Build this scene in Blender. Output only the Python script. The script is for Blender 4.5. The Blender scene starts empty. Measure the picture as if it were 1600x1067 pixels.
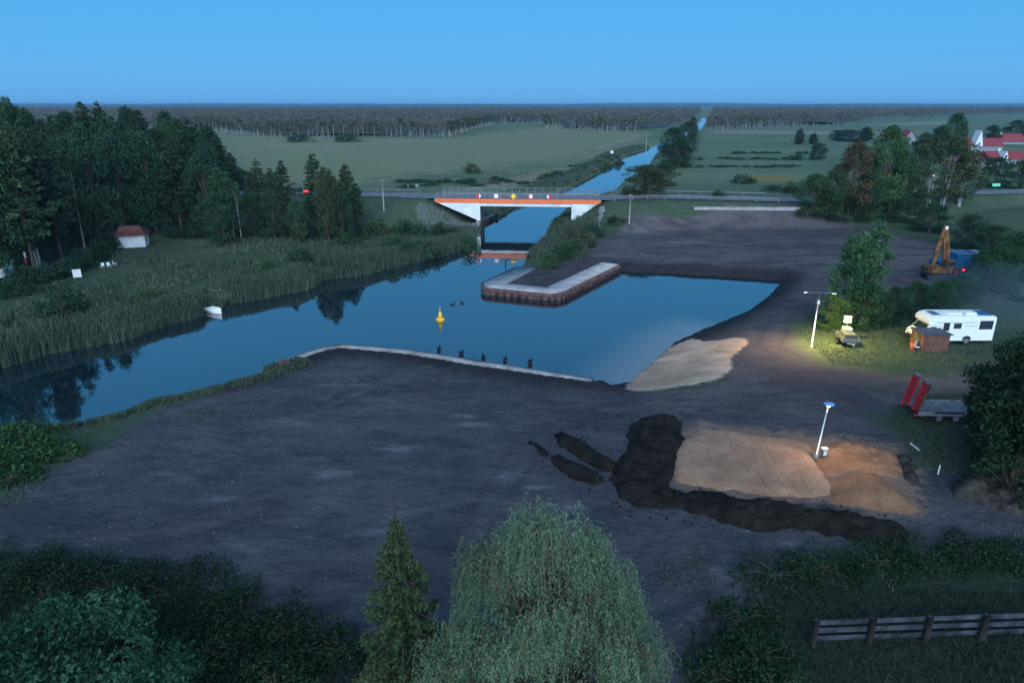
import bpy, math, random
import numpy as np
from mathutils import Vector, Matrix, noise as mnoise
R = math.radians
sc = bpy.context.scene
COL = sc.collection
random.seed(7); RNG = np.random.default_rng(11)

# ------------------------------------------------------------------ camera, sky, light, exposure
HAZE = 0.8e-4; H = 22.0; ZW = -1.1; PITCH = R(19.13); F = 1600 * 24 / 36
cd = bpy.data.cameras.new('camera'); cd.lens = 24; cd.sensor_width = 36; cd.clip_end = 60000; cd.clip_start = 0.3
cam = bpy.data.objects.new('camera', cd); COL.objects.link(cam)
cam.location = (0, 0, H); cam.rotation_euler = (math.pi / 2 - PITCH, 0, 0); sc.camera = cam

SUN_EL, SUN_ROT = R(24), R(180)
w = bpy.data.worlds.new('World'); sc.world = w; w.use_nodes = True
wn = w.node_tree; bg = wn.nodes['Background']
sky = wn.nodes.new('ShaderNodeTexSky'); sky.sky_type = 'NISHITA'; sky.sun_disc = False
sky.sun_elevation = SUN_EL; sky.sun_rotation = SUN_ROT; sky.ozone_density = 9.0; sky.dust_density = 0.6; sky.air_density = 1.0
tint = wn.nodes.new('ShaderNodeMix'); tint.data_type = 'RGBA'; tint.blend_type = 'MULTIPLY'; tint.inputs[0].default_value = 1
tint.inputs[7].default_value = (0.88, 0.92, 1.0, 1)
wn.links.new(sky.outputs[0], tint.inputs[6])
# blue hour band: an even pale blue low in the sky, deepening upwards
wtc = wn.nodes.new('ShaderNodeTexCoord'); wsx = wn.nodes.new('ShaderNodeSeparateXYZ'); wn.links.new(wtc.outputs['Generated'], wsx.inputs[0])
wr = wn.nodes.new('ShaderNodeValToRGB'); wn.links.new(wsx.outputs[2], wr.inputs[0]); el = wr.color_ramp.elements
el[0].position = 0.0; el[0].color = (.120, .430, .850, 1); el[1].position = .90; el[1].color = (.018, .105, .33, 1)
for p_, c_ in ((.07, (.090, .445, .890, 1)), (.14, (.080, .430, .88, 1)), (.30, (.088, .44, .88, 1)), (.5, (.055, .30, .68, 1))):
    e_ = el.new(p_); e_.color = c_
wsc = wn.nodes.new('ShaderNodeVectorMath'); wsc.operation = 'SCALE'; wsc.inputs['Scale'].default_value = 1 / .12; wn.links.new(wr.outputs[0], wsc.inputs[0])
wmx = wn.nodes.new('ShaderNodeMix'); wmx.data_type = 'RGBA'; wmx.inputs[0].default_value = .88
wn.links.new(tint.outputs[2], wmx.inputs[6]); wn.links.new(wsc.outputs[0], wmx.inputs[7]); wn.links.new(wmx.outputs[2], bg.inputs[0])
bg.inputs[1].default_value = 0.12
sd_ = bpy.data.lights.new('twilight_sun', 'SUN'); sd_.energy = 4.7; sd_.angle = R(75); sd_.color = (0.72, 0.87, 1.0)
so = bpy.data.objects.new('twilight_sun', sd_); COL.objects.link(so)
# light comes from behind the camera (south), low
so.rotation_euler = (R(90) - SUN_EL, 0, 0)
sc.view_settings.view_transform = 'Standard'; sc.view_settings.look = 'None'
sc.view_settings.exposure = 0.0; sc.view_settings.gamma = 1
sc.cycles.use_denoising = True
sc.cycles.max_bounces = 6; sc.cycles.volume_bounces = 0; sc.cycles.transparent_max_bounces = 8

# ------------------------------------------------------------------ pixel of the photograph (1600 wide) -> point of the place
cp, sp_ = math.cos(PITCH), math.sin(PITCH)
def G(px, py, z=0.0):
    u = (px - 800) / F; v = (py - 533.5) / F
    t = (H - z) / (sp_ + v * cp)
    return Vector((u * t, (cp - v * sp_) * t, z))
def zat(py, Y):                                   # height whose picture row is py at ground distance Y
    v = (py - 533.5) / F
    return H - Y * (sp_ + v * cp) / (cp - v * sp_)
def mpp(Y, z=0.0):                                # metres per photo pixel
    return (Y * cp + (H - z) * sp_) / F
def GP(pts, z=0.0): return np.array([tuple(G(a[0], a[1], a[2] if len(a) > 2 else z))[:2] for a in pts])

def segdist(P, A, B):
    d = B - A; L = (d * d).sum() + 1e-12
    t = np.clip(((P - A) @ d) / L, 0, 1)
    q = P - (A + t[:, None] * d)
    return np.sqrt((q * q).sum(1))
def pdist(P, line):
    m = np.full(len(P), 1e9)
    for i in range(len(line) - 1): m = np.minimum(m, segdist(P, line[i], line[i + 1]))
    return m
def sdist(P, poly):                               # positive inside
    m = np.full(len(P), 1e9); ins = np.zeros(len(P), bool); n = len(poly)
    for i in range(n):
        A, B = poly[i], poly[(i + 1) % n]
        m = np.minimum(m, segdist(P, A, B))
        c = ((A[1] > P[:, 1]) != (B[1] > P[:, 1]))
        with np.errstate(divide='ignore', invalid='ignore'):
            xi = (B[0] - A[0]) * (P[:, 1] - A[1]) / (B[1] - A[1] + 1e-12) + A[0]
        ins ^= c & (P[:, 0] < xi)
    return np.where(ins, m, -m)
def sstep(a, b, x):
    t = np.clip((x - a) / (b - a), 0, 1); return t * t * (3 - 2 * t)
def vnoise(P, scale, seed=0):                     # cheap smooth value noise, vectorised, about -1..1
    X = P[:, 0] / scale + seed * 17.3; Y = P[:, 1] / scale + seed * 9.1
    xi = np.floor(X).astype(np.int64); yi = np.floor(Y).astype(np.int64); fx = X - xi; fy = Y - yi
    def h(a, b):
        n = (a * 374761393 + b * 668265263 + seed * 1442695) & 0x7fffffff
        n = ((n ^ (n >> 13)) * 1274126177) & 0x7fffffff
        return ((n ^ (n >> 16)) & 0xffff) / 32767.5 - 1
    ux = fx * fx * (3 - 2 * fx); uy = fy * fy * (3 - 2 * fy)
    return (h(xi, yi) * (1 - ux) + h(xi + 1, yi) * ux) * (1 - uy) + (h(xi, yi + 1) * (1 - ux) + h(xi + 1, yi + 1) * ux) * uy

# ------------------------------------------------------------------ object helpers
def tag(o, label=None, cat=None, group=None, kind=None):
    if label: o['label'] = label
    if cat: o['category'] = cat
    if group: o['group'] = group
    if kind: o['kind'] = kind
    return o
def thing(name, label, cat, loc=(0, 0, 0), rz=0.0, group=None):
    o = bpy.data.objects.new(name, None); COL.objects.link(o); o.location = loc; o.rotation_euler = (0, 0, rz)
    o.empty_display_size = .2
    return tag(o, label, cat, group)
def mesh_np(name, V, Fc, mats=(), mi=None, smooth=False, attrs=None):
    V = np.asarray(V, np.float32); Fc = np.asarray(Fc, np.int32); k = Fc.shape[1]
    me = bpy.data.meshes.new(name)
    me.vertices.add(len(V)); me.vertices.foreach_set('co', V.ravel())
    me.loops.add(Fc.size); me.loops.foreach_set('vertex_index', Fc.ravel())
    me.polygons.add(len(Fc)); me.polygons.foreach_set('loop_start', np.arange(len(Fc), dtype=np.int32) * k)
    me.polygons.foreach_set('loop_total', np.full(len(Fc), k, np.int32))
    if mi is not None: me.polygons.foreach_set('material_index', np.asarray(mi, np.int32))
    if smooth: me.polygons.foreach_set('use_smooth', np.ones(len(Fc), bool))
    for n_, a in (attrs or {}).items():
        at = me.attributes.new(n_, 'FLOAT', 'POINT'); at.data.foreach_set('value', np.asarray(a, np.float32))
    me.update(calc_edges=True)
    for m in mats: me.materials.append(m)
    return me
def link(name, me, parent=None):
    o = bpy.data.objects.new(name, me); COL.objects.link(o)
    if parent: o.parent = parent
    return o

class MB:
    def __init__(s): s.v = []; s.f = []; s.mi = []; s.sm = []; s.M = Matrix.Identity(4)
    def add(s, vs, fs, mi=0, sm=False):
        b = len(s.v); s.v += [tuple(s.M @ Vector(p)) for p in vs]
        for f in fs: s.f.append([b + i for i in f]); s.mi.append(mi); s.sm.append(sm)
        return s
    def box(s, x0, y0, z0, x1, y1, z1, mi=0, bev=0.0, shear=None):
        b = min(bev, (x1 - x0) * .45, (y1 - y0) * .45, (z1 - z0) * .45)
        if b <= 0:
            vs = [(x, y, z) for z in (z0, z1) for y in (y0, y1) for x in (x0, x1)]
            return s.add(vs, [(0, 2, 3, 1), (4, 5, 7, 6), (0, 1, 5, 4), (2, 6, 7, 3), (0, 4, 6, 2), (1, 3, 7, 5)], mi)
        vs = []; cx = ((x0, x1), (y0, y1), (z0, z1)); idx = {}
        for i in (0, 1):
            for j in (0, 1):
                for k in (0, 1):
                    P = [cx[0][i], cx[1][j], cx[2][k]]; D = [b if i == 0 else -b, b if j == 0 else -b, b if k == 0 else -b]
                    for a in range(3):
                        q = [P[c] + (D[c] if c != a else 0) for c in range(3)]
                        idx[(i, j, k, a)] = len(vs); vs.append(tuple(q))
        f = []
        for i in (0, 1):
            q = [idx[(i, 0, 0, 0)], idx[(i, 1, 0, 0)], idx[(i, 1, 1, 0)], idx[(i, 0, 1, 0)]]; f.append(q if i else q[::-1])
            q = [idx[(0, i, 0, 1)], idx[(1, i, 0, 1)], idx[(1, i, 1, 1)], idx[(0, i, 1, 1)]]; f.append(q[::-1] if i else q)
            q = [idx[(0, 0, i, 2)], idx[(1, 0, i, 2)], idx[(1, 1, i, 2)], idx[(0, 1, i, 2)]]; f.append(q if i else q[::-1])
        for i in (0, 1):
            for j in (0, 1):
                f.append([idx[(i, j, 0, 0)], idx[(i, j, 0, 1)], idx[(i, j, 1, 1)], idx[(i, j, 1, 0)]])
                f.append([idx[(i, 0, j, 0)], idx[(i, 0, j, 2)], idx[(i, 1, j, 2)], idx[(i, 1, j, 0)]])
                f.append([idx[(0, i, j, 1)], idx[(0, i, j, 2)], idx[(1, i, j, 2)], idx[(1, i, j, 1)]])
                for k in (0, 1): f.append([idx[(i, j, k, 0)], idx[(i, j, k, 1)], idx[(i, j, k, 2)]])
        return s.add(vs, f, mi)
    def tube(s, pts, r, n=8, mi=0, cap=True):
        pts = [Vector(p) for p in pts]; rs = r if isinstance(r, (list, tuple)) else [r] * len(pts)
        vs = []; fs = []
        for i, p in enumerate(pts):
            d = (pts[min(i + 1, len(pts) - 1)] - pts[max(i - 1, 0)]).normalized()
            a = d.cross(Vector((0, 0, 1)) if abs(d.z) < .9 else Vector((1, 0, 0))).normalized(); b = d.cross(a)
            for k in range(n):
                t = 2 * math.pi * k / n; vs.append(tuple(p + (a * math.cos(t) + b * math.sin(t)) * rs[i]))
        for i in range(len(pts) - 1):
            for k in range(n):
                k2 = (k + 1) % n; fs.append((i * n + k, i * n + k2, (i + 1) * n + k2, (i + 1) * n + k))
        if cap: fs.append(tuple(range(n))); fs.append(tuple((len(pts) - 1) * n + k for k in range(n))[::-1])
        return s.add(vs, fs, mi, n > 6)
    def lathe(s, prof, n=16, mi=0, c=(0, 0)):
        vs = [(c[0] + r * math.cos(2 * math.pi * k / n), c[1] + r * math.sin(2 * math.pi * k / n), z) for r, z in prof for k in range(n)]
        fs = [(i * n + k, i * n + (k + 1) % n, (i + 1) * n + (k + 1) % n, (i + 1) * n + k) for i in range(len(prof) - 1) for k in range(n)]
        fs.append(tuple(range(n))[::-1]); fs.append(tuple((len(prof) - 1) * n + k for k in range(n)))
        return s.add(vs, fs, mi, True)
    def prism(s, prof, y0, y1, mi=0):              # profile in xz, extruded along y
        n = len(prof); vs = [(x, y0, z) for x, z in prof] + [(x, y1, z) for x, z in prof]
        return s.add(vs, [tuple(range(n)), tuple(range(2 * n - 1, n - 1, -1))] + [(i, i + n, (i + 1) % n + n, (i + 1) % n) for i in range(n)], mi)
    def wheel(s, x, y, z, r, wd, mi=0, n=20):      # axle along y
        pr = [(r * .62, 0), (r * .93, 0), (r, wd * .15), (r, wd * .85), (r * .93, wd), (r * .62, wd)]
        vs = [(x + q * math.cos(2 * math.pi * k / n), y + t, z + q * math.sin(2 * math.pi * k / n)) for q, t in pr for k in range(n)]
        m = len(pr)
        fs = [(i * n + k, ((i + 1) % m) * n + k, ((i + 1) % m) * n + (k + 1) % n, i * n + (k + 1) % n) for i in range(m) for k in range(n)]
        return s.add(vs, fs, mi, True)
    def disc(s, x, y, z, r, wd, mi=0, n=16):       # solid drum, axle along y
        vs = [(x + q * math.cos(2 * math.pi * k / n), y + t, z + q * math.sin(2 * math.pi * k / n)) for q, t in ((r, 0), (r, wd)) for k in range(n)]
        return s.add(vs, [tuple(range(n)), tuple(range(2 * n - 1, n - 1, -1))] + [(k, k + n, (k + 1) % n + n, (k + 1) % n) for k in range(n)], mi)
    def build(s, name, mats, parent=None):
        me = bpy.data.meshes.new(name); me.from_pydata(s.v, [], s.f)
        mats = mats if isinstance(mats, (list, tuple)) else [mats]
        for m in mats: me.materials.append(m)
        me.polygons.foreach_set('material_index', s.mi); me.polygons.foreach_set('use_smooth', s.sm)
        me.validate(); me.update()
        return link(name, me, parent)

# ------------------------------------------------------------------ materials
def nodes(m):
    m.use_nodes = True; return m.node_tree, m.node_tree.nodes['Principled BSDF']
def N(nt, t, **kw):
    n = nt.nodes.new(t)
    for k, v in kw.items(): setattr(n, k, v)
    return n
def mixc(nt, fac, a, b, blend='MIX'):
    n = N(nt, 'ShaderNodeMix', data_type='RGBA', blend_type=blend)
    for sck, val in ((0, fac), (6, a), (7, b)):
        if isinstance(val, (int, float)): n.inputs[sck].default_value = val
        elif isinstance(val, tuple): n.inputs[sck].default_value = (*val, 1)
        else: nt.links.new(val, n.inputs[sck])
    return n.outputs[2]
def mth(nt, op, a, b=None, c=None):
    n = N(nt, 'ShaderNodeMath', operation=op)
    for i, v in enumerate((a, b, c)):
        if v is None: continue
        if isinstance(v, (int, float)): n.inputs[i].default_value = v
        else: nt.links.new(v, n.inputs[i])
    return n.outputs[0]
def noi(nt, scale, detail=4, rough=.55, vec=None, dist=0.0):
    n = N(nt, 'ShaderNodeTexNoise'); n.inputs['Scale'].default_value = scale; n.inputs['Detail'].default_value = detail
    n.inputs['Roughness'].default_value = rough; n.inputs['Distortion'].default_value = dist
    if vec is not None: nt.links.new(vec, n.inputs['Vector'])
    return n.outputs['Fac']
def rmp(nt, x, a, b, lo=0.0, hi=1.0):
    n = N(nt, 'ShaderNodeMapRange', interpolation_type='SMOOTHSTEP'); nt.links.new(x, n.inputs[0])
    for i, v in enumerate((a, b, lo, hi)): n.inputs[i + 1].default_value = v
    return n.outputs[0]
def bump(nt, bs, h, strength=.5, dist=.1):
    n = N(nt, 'ShaderNodeBump'); n.inputs['Strength'].default_value = strength; n.inputs['Distance'].default_value = dist
    nt.links.new(h, n.inputs['Height']); nt.links.new(n.outputs[0], bs.inputs['Normal'])
def mat(name, col, rough=.6, metal=0.0, var=.18, scale=3.0, bmp=0.15, emis=None, estr=1.0, spec=.4):
    m = bpy.data.materials.new(name); nt, bs = nodes(m)
    tc = N(nt, 'ShaderNodeTexCoord')
    f = noi(nt, scale, 5, .6, tc.outputs['Object'])
    f2 = noi(nt, scale * 9, 3, .6, tc.outputs['Object'])
    d = tuple(c * (1 - var * 1.6) for c in col); l = tuple(min(1, c * (1 + var)) for c in col)
    c1 = mixc(nt, rmp(nt, f, .3, .7), d, l); c2 = mixc(nt, mth(nt, 'MULTIPLY', rmp(nt, f2, .55, .75), var), c1, tuple(c * .45 for c in col))
    nt.links.new(c2, bs.inputs['Base Color'])
    bs.inputs['Roughness'].default_value = rough; bs.inputs['Metallic'].default_value = metal; bs.inputs['Specular IOR Level'].default_value = spec
    if bmp: bump(nt, bs, f2, bmp, .02)
    if emis: bs.inputs['Emission Color'].default_value = (*emis, 1); bs.inputs['Emission Strength'].default_value = estr
    return m
M = {}
M['white'] = mat('white_paint', (.84, .85, .86), .35, var=.04)
M['offwhite'] = mat('white_plaster', (.66, .67, .68), .8, var=.12, scale=1.2)
M['concrete'] = mat('concrete', (.24, .235, .23), .85, var=.22, scale=.8, bmp=.3)
M['concrete_pale'] = mat('pale_concrete', (.36, .335, .33), .85, var=.18, scale=.7, bmp=.3)
M['orange'] = mat('orange_fascia', (.85, .16, .045), .5, var=.10, scale=.6)
M['bridgewhite'] = mat('bridge_concrete_paint', (.70, .70, .70), .7, var=.12, scale=.5)
M['galv'] = mat('galvanised_steel', (.19, .20, .215), .45, .3, var=.12)
M['dark'] = mat('dark_rubber', (.025, .025, .027), .8, var=.2)
M['darkmetal'] = mat('dark_steel', (.05, .05, .055), .5, .4, var=.2)
M['rust'] = mat('rusty_sheet_pile', (.12, .062, .055), .85, var=.35, scale=1.5, bmp=.4)
M['glass'] = mat('dark_window_glass', (.03, .04, .055), .12, var=.1, spec=.8, bmp=0)
M['redroof'] = mat('red_roof_tile', (.27, .045, .05), .7, var=.2, scale=2)
M['maroon'] = mat('maroon_roof_sheet', (.13, .04, .04), .6, var=.2, scale=2)
M['redpaint'] = mat('red_paint', (.48, .02, .025), .5, var=.2, scale=2)
M['yellow'] = mat('buoy_yellow', (.95, .50, .03), .4, var=.06)
M['orangepaint'] = mat('excavator_orange', (.17, .07, .022), .7, var=.5, scale=1.6)
M['bluepaint'] = mat('blue_paint', (.015, .10, .24), .45, var=.2, scale=1.5)
M['brownwood'] = mat('brown_shed_boards', (.17, .075, .055), .8, var=.22, scale=2, bmp=.3)
M['greywood'] = mat('weathered_boards', (.20, .19, .19), .85, var=.3, scale=1.6, bmp=.4)
M['wood'] = mat('timber', (.16, .12, .085), .85, var=.3, scale=2, bmp=.4)
M['roofdark'] = mat('dark_roof_felt', (.05, .065, .10), .8, var=.2)
M['asphalt'] = mat('asphalt', (.17, .165, .175), .85, var=.15, scale=.4, bmp=.2)
M['marking'] = mat('road_marking', (.6, .6, .6), .7, var=.15)
M['greywall'] = mat('grey_render', (.22, .23, .25), .85, var=.15)
M['bark'] = mat('bark', (.09, .07, .055), .9, var=.35, scale=4, bmp=.6)
M['pinebark'] = mat('pine_bark', (.075, .05, .04), .9, var=.35, scale=4, bmp=.6)
M['birchbark'] = mat('birch_bark', (.34, .33, .31), .8, var=.35, scale=6, bmp=.3)
M['lampon'] = mat('lit_lamp_lens', (.9, .9, .85), .4, emis=(1, .82, .5), estr=10, bmp=0)
M['lampcool'] = mat('lit_led_lens', (.9, .9, .9), .4, emis=(1, .93, .82), estr=10, bmp=0)
M['tail'] = mat('lit_tail_lamp', (.5, .01, .01), .4, emis=(1, .03, .05), estr=5, bmp=0)
M['signyellow'] = mat('sign_yellow', (.95, .62, .03), .4, var=.04)
M['signred'] = mat('sign_red', (.75, .02, .05), .4, var=.04)
M['signgreen'] = mat('backlit_green_sign', (.1, .5, .3), .5, emis=(.15, .8, .5), estr=.3, bmp=0)
M['orangeplastic'] = mat('orange_plastic', (.65, .12, .04), .5)
M['skin'] = mat('duck_feathers', (.05, .04, .035), .8)
M['lampblue'] = mat('blue_grey_lamp_housing', (.16, .34, .62), .35, var=.1)

def foliage_mat(name, dark, light, trans=.25):
    m = bpy.data.materials.new(name); nt, bs = nodes(m)
    at = N(nt, 'ShaderNodeAttribute', attribute_name='tone'); oi = N(nt, 'ShaderNodeObjectInfo')
    c = mixc(nt, at.outputs['Fac'], dark, light); c = mixc(nt, 1.0, c, oi.outputs['Color'], 'MULTIPLY')
    nt.links.new(c, bs.inputs['Base Color']); bs.inputs['Roughness'].default_value = .65; bs.inputs['Specular IOR Level'].default_value = .25
    tr = N(nt, 'ShaderNodeBsdfTranslucent'); nt.links.new(c, tr.inputs[0])
    mx = N(nt, 'ShaderNodeMixShader'); mx.inputs[0].default_value = trans
    nt.links.new(bs.outputs[0], mx.inputs[1]); nt.links.new(tr.outputs[0], mx.inputs[2])
    nt.links.new(mx.outputs[0], nt.nodes['Material Output'].inputs[0])
    return m
M['leaf'] = foliage_mat('leaves', (.022, .050, .028), (.085, .135, .070))
M['needle'] = foliage_mat('needles', (.022, .045, .024), (.075, .105, .055), .1)
M['willow'] = foliage_mat('willow_leaves', (.10, .135, .075), (.34, .40, .25))
M['reed'] = foliage_mat('reeds', (.035, .062, .042), (.115, .150, .095), .2)
M['dry'] = foliage_mat('dry_grass', (.12, .11, .06), (.30, .26, .16), .2)

# ------------------------------------------------------------------ outlines on the ground
WATER_PX = [  # left bank from the frame's left side to under the bridge
    (-420, 640), (-200, 604), (0, 574), (66, 553), (118, 543), (197, 530), (226, 518), (262, 506), (304, 495), (352, 474), (400, 467), (479, 451),
    (502, 436), (563, 430), (626, 414), (662, 404), (702, 396), (741, 380), (752, 356), (772, 341), (788, 334), (806, 322), (894, 292),
    (932, 272), (975, 244), (1015, 232), (1050, 216), (1078, 204), (1088, 196), (1096, 186), (1101, 183), (1104, 186), (1100, 196), (1092, 206), (1072, 216), (1046, 230),
    (1025, 241), (1013, 259), (980, 279), (962, 297), (888, 323), (873, 339), (866, 350), (862, 360), (852, 378), (832, 396), (822, 412), (808, 426),
    (752, 453), (756, 460), (862, 471), (880, 468), (968, 423), (1215, 438), (1222, 441), (1200, 464), (1167, 488), (1133, 501), (1089, 519), (1052, 537), (1026, 561), (1002, 582), (984, 597)]
SOUTH_PX = [(925, 601), (835, 588), (760, 578), (700, 568), (640, 558), (560, 550), (532, 547), (500, 553), (455, 570), (400, 587), (341, 604), (278, 618), (231, 625), (184, 644), (131, 657), (87, 664), (0, 692), (-200, 760), (-420, 830)]
WATER = np.vstack([GP(WATER_PX, ZW), GP(SOUTH_PX, -.55)])
QUAY = GP([(984, 599, -.4), (925, 597), (835, 582), (760, 571), (700, 561), (640, 551), (560, 544), (530, 542), (500, 548), (455, 564)], -.1)
QUAYW = GP(SOUTH_PX[:9], -.55)
PIER = GP([(822, 412), (808, 426), (752, 453), (756, 460), (862, 471), (880, 468), (968, 423)], ZW)
BEACHLINE = GP([(1089, 519), (1052, 537), (1026, 561), (1002, 582), (984, 597)], ZW)
BARE = GP([(455, 565), (500, 552), (530, 546), (760, 575), (925, 600), (984, 600), (1002, 582), (1052, 537), (1133, 501), (1200, 464), (1222, 441), (1215, 438), (968, 423), (880, 468), (862, 471), (756, 460),
           (775, 445), (830, 432), (850, 425), (880, 408), (935, 376), (985, 357), (1100, 353), (1240, 349), (1330, 352), (1385, 356), (1440, 385), (1500, 425), (1460, 445), (1400, 468), (1300, 480), (1262, 490), (1240, 515), (1236, 535),
           (1250, 556), (1300, 570), (1400, 585), (1500, 580), (1560, 560), (1680, 560), (1680, 610), (1450, 620), (1395, 640), (1385, 665), (1420, 700), (1432, 730), (1500, 742), (1640, 750), (1900, 790), (1800, 905), (1600, 890), (1400, 885),
           (1200, 905), (1130, 960), (1090, 1067), (1000, 1250), (500, 1250), (520, 1030), (400, 960), (250, 915), (0, 878), (-400, 860), (-300, 800), (0, 772), (60, 745), (150, 700), (195, 668), (240, 640), (300, 628), (360, 606), (420, 584)])
BARE2 = GP([(1370, 356), (1440, 372), (1560, 420), (1500, 445), (1400, 440)])
SANDZ = GP([(975, 598), (985, 578), (1040, 532), (1082, 516), (1100, 524), (1165, 528), (1172, 534), (1142, 560), (1146, 575), (1125, 592), (1080, 604), (1020, 608)])
PADZ = GP([(1050, 690), (1090, 660), (1180, 670), (1300, 680), (1410, 695), (1440, 740), (1440, 800), (1400, 812), (1290, 790), (1160, 790), (1050, 770)])
TANZ = [GP(q) for q in ([(500, 224), (600, 221), (700, 217), (705, 220), (600, 225), (500, 229)], [(400, 222), (470, 226), (540, 231), (520, 235), (420, 229)], [(985, 212), (1010, 208), (1010, 212), (960, 236), (920, 246), (930, 238)], [(290, 200), (400, 204), (410, 212), (300, 208)], [(1110, 203), (1330, 205), (1440, 207), (1440, 211), (1300, 211), (1110, 209)],
        [(1337, 196), (1440, 190), (1500, 190), (1500, 194), (1400, 197)], [(700, 300), (760, 285), (850, 268), (930, 258), (960, 240), (985, 225), (1000, 224), (985, 244), (920, 272), (860, 290)])]
YELZ = GP([(1150, 276), (1200, 274), (1250, 278), (1250, 284), (1170, 284)])
PATH = GP([(928, 234), (960, 224), (1000, 211), (1020, 208)])
ROAD_PX = [(-700, 300, 4.0), (-200, 300, 4.0), (300, 302, 4.2), (575, 303, 4.4), (690, 302, 4.8), (800, 302, 4.85), (920, 303, 4.8), (1000, 306, 4.6), (1240, 312, 4.0), (1400, 305, 3.2), (1550, 300, 2.2), (1750, 296, 1.6), (2200, 292, 1.0)]
ROADZ = [a[2] for a in ROAD_PX]; ROAD = np.array([tuple(G(a[0], a[1], a[2]))[:2] for a in ROAD_PX])
# the deck: straight between its two ends
DZ = zat(312.0, 134.0)
BL = G(680, 311, DZ); BR = G(937, 313.5, DZ)
BDIR = (BR - BL).normalized(); BNRM = Vector((-BDIR.y, BDIR.x, 0)); BW = 9.0
for i in (4, 5, 6):
    s_ = {4: -1.0, 5: (BR - BL).length / 2, 6: (BR - BL).length + 1.0}[i]; q = BL + BDIR * s_ + BNRM * BW / 2
    ROAD[i] = (q.x, q.y); ROADZ[i] = DZ
ZINTERP_L = ROAD[:5]; ZINTERP_R = ROAD[6:]

bd2 = np.array([BDIR.x, BDIR.y]); EMB_L = ZINTERP_L.copy(); EMB_L[-1] = ROAD[4] - bd2 * 5.6; EMB_R = ZINTERP_R.copy(); EMB_R[0] = ROAD[6] + bd2 * 5.6
BARE3 = GP([(455, 556), (500, 538), (760, 470), (860, 440), (980, 404), (1230, 425), (1240, 470), (1100, 560), (1000, 625), (760, 592), (520, 565)])
BROWN = GP([(840, 440), (940, 370), (990, 352), (1330, 340), (1600, 400), (1500, 460), (1400, 490), (1700, 540), (1700, 640), (1400, 640), (1000, 640), (990, 605), (1050, 540), (1200, 460), (1222, 440), (968, 422)])
FIELDL = GP([(300, 210), (700, 216), (860, 196), (1010, 207), (930, 245), (700, 272), (560, 290), (380, 290)])
def heights(P):
    sw = -sdist(P, WATER)                          # positive on land
    dq = np.minimum(pdist(P, QUAYW), 50); db = pdist(P, BEACHLINE); dp = pdist(P, PIER)
    ramp = np.full(len(P), 2.6); ramp = np.where(dq < 3, .5, ramp); ramp = np.where(dp < 2.5, 1.0, ramp)
    beach = sstep(9, 2, db) * sstep(.5, 4, dq); ramp = ramp * (1 - beach) + 9 * beach
    ns = vnoise(P, 7, 1) * .5 + vnoise(P, 2.2, 2) * .3
    base = .10 * vnoise(P, 14, 3) + .05 * vnoise(P, 3.5, 4) + .02 * vnoise(P, 1.1, 5)
    far = sstep(200, 900, P[:, 1]); base = base * (1 - far) * sstep(2, 9, dp)
    sj = np.where((dq < 3) | (dp < 3), sw, sw + ns * .8 * sstep(0, 2, sw))
    bank = ZW - .35 + (base - ZW + .35) * sstep(-.6, 1, sj / ramp)
    h = np.where(sw > 0, bank, np.maximum(ZW - 2.0, ZW - .12 + sw * .35))
    h = np.where((sw > 0) & (dp < 12), np.minimum(h, -.36 + .36 * sstep(5, 12, dp) + .03 * ns), h)
    # road embankment on both sides of the bridge
    for line, zz in ((EMB_L, ROADZ[:5]), (EMB_R, ROADZ[6:])):
        for i in range(len(line) - 1):
            A, B = line[i], line[i + 1]; d = B - A; L = (d * d).sum()
            t = np.clip(((P - A) @ d) / L, 0, 1); q = P - (A + t[:, None] * d); dist = np.sqrt((q * q).sum(1))
            zr = zz[i] + (zz[i + 1] - zz[i]) * t - .12
            e = zr - np.maximum(0, dist - 5.6) / 1.55
            e = np.minimum(e, ZW + .2 + np.maximum(sw, 0) * 1.1)
            h = np.where(sw > 0, np.maximum(h, e), h)
    return h, sw
def hz(x, y): return float(heights(np.array([[x, y]]))[0][0])
def GS(px, py):                                    # where the line of sight meets the ground itself
    zs = np.arange(6, -1.2, -.02); Q = np.array([tuple(G(px, py, z))[:2] for z in zs]); h = heights(Q)[0]; k = int(np.argmax(h >= zs)); return G(px, py, float(zs[k]))

# ------------------------------------------------------------------ ground sheet
rows = [-60, -40, -24, -12, -4, 2, 6]; y = 8.0
while y < 20000:
    rows.append(y); y += max(.34, y * .0062) if y < 330 else y * .03
rows = np.array(rows); us = np.linspace(-1.75, 1.75, 760)
YY, UU = np.meshgrid(rows, us, indexing='ij'); XX = UU * (np.maximum(YY, 0) + 28)
Pg = np.stack([XX.ravel(), YY.ravel()], 1); Hg, SWg = heights(Pg)
nr, nc = len(rows), len(us)
ii = (np.arange(nr - 1)[:, None] * nc + np.arange(nc - 1)[None]).ravel()
Fg = np.stack([ii, ii + 1, ii + nc + 1, ii + nc], 1)
bare = np.maximum.reduce([sdist(Pg, BARE), sdist(Pg, BARE2), sdist(Pg, BARE3)]); tan = np.maximum.reduce([sdist(Pg, t) for t in TANZ])
emb = np.where(Hg > .5, 1.0, 0.0)
path = 1.6 - pdist(Pg, PATH)
dust = np.zeros(len(Pg))
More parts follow.
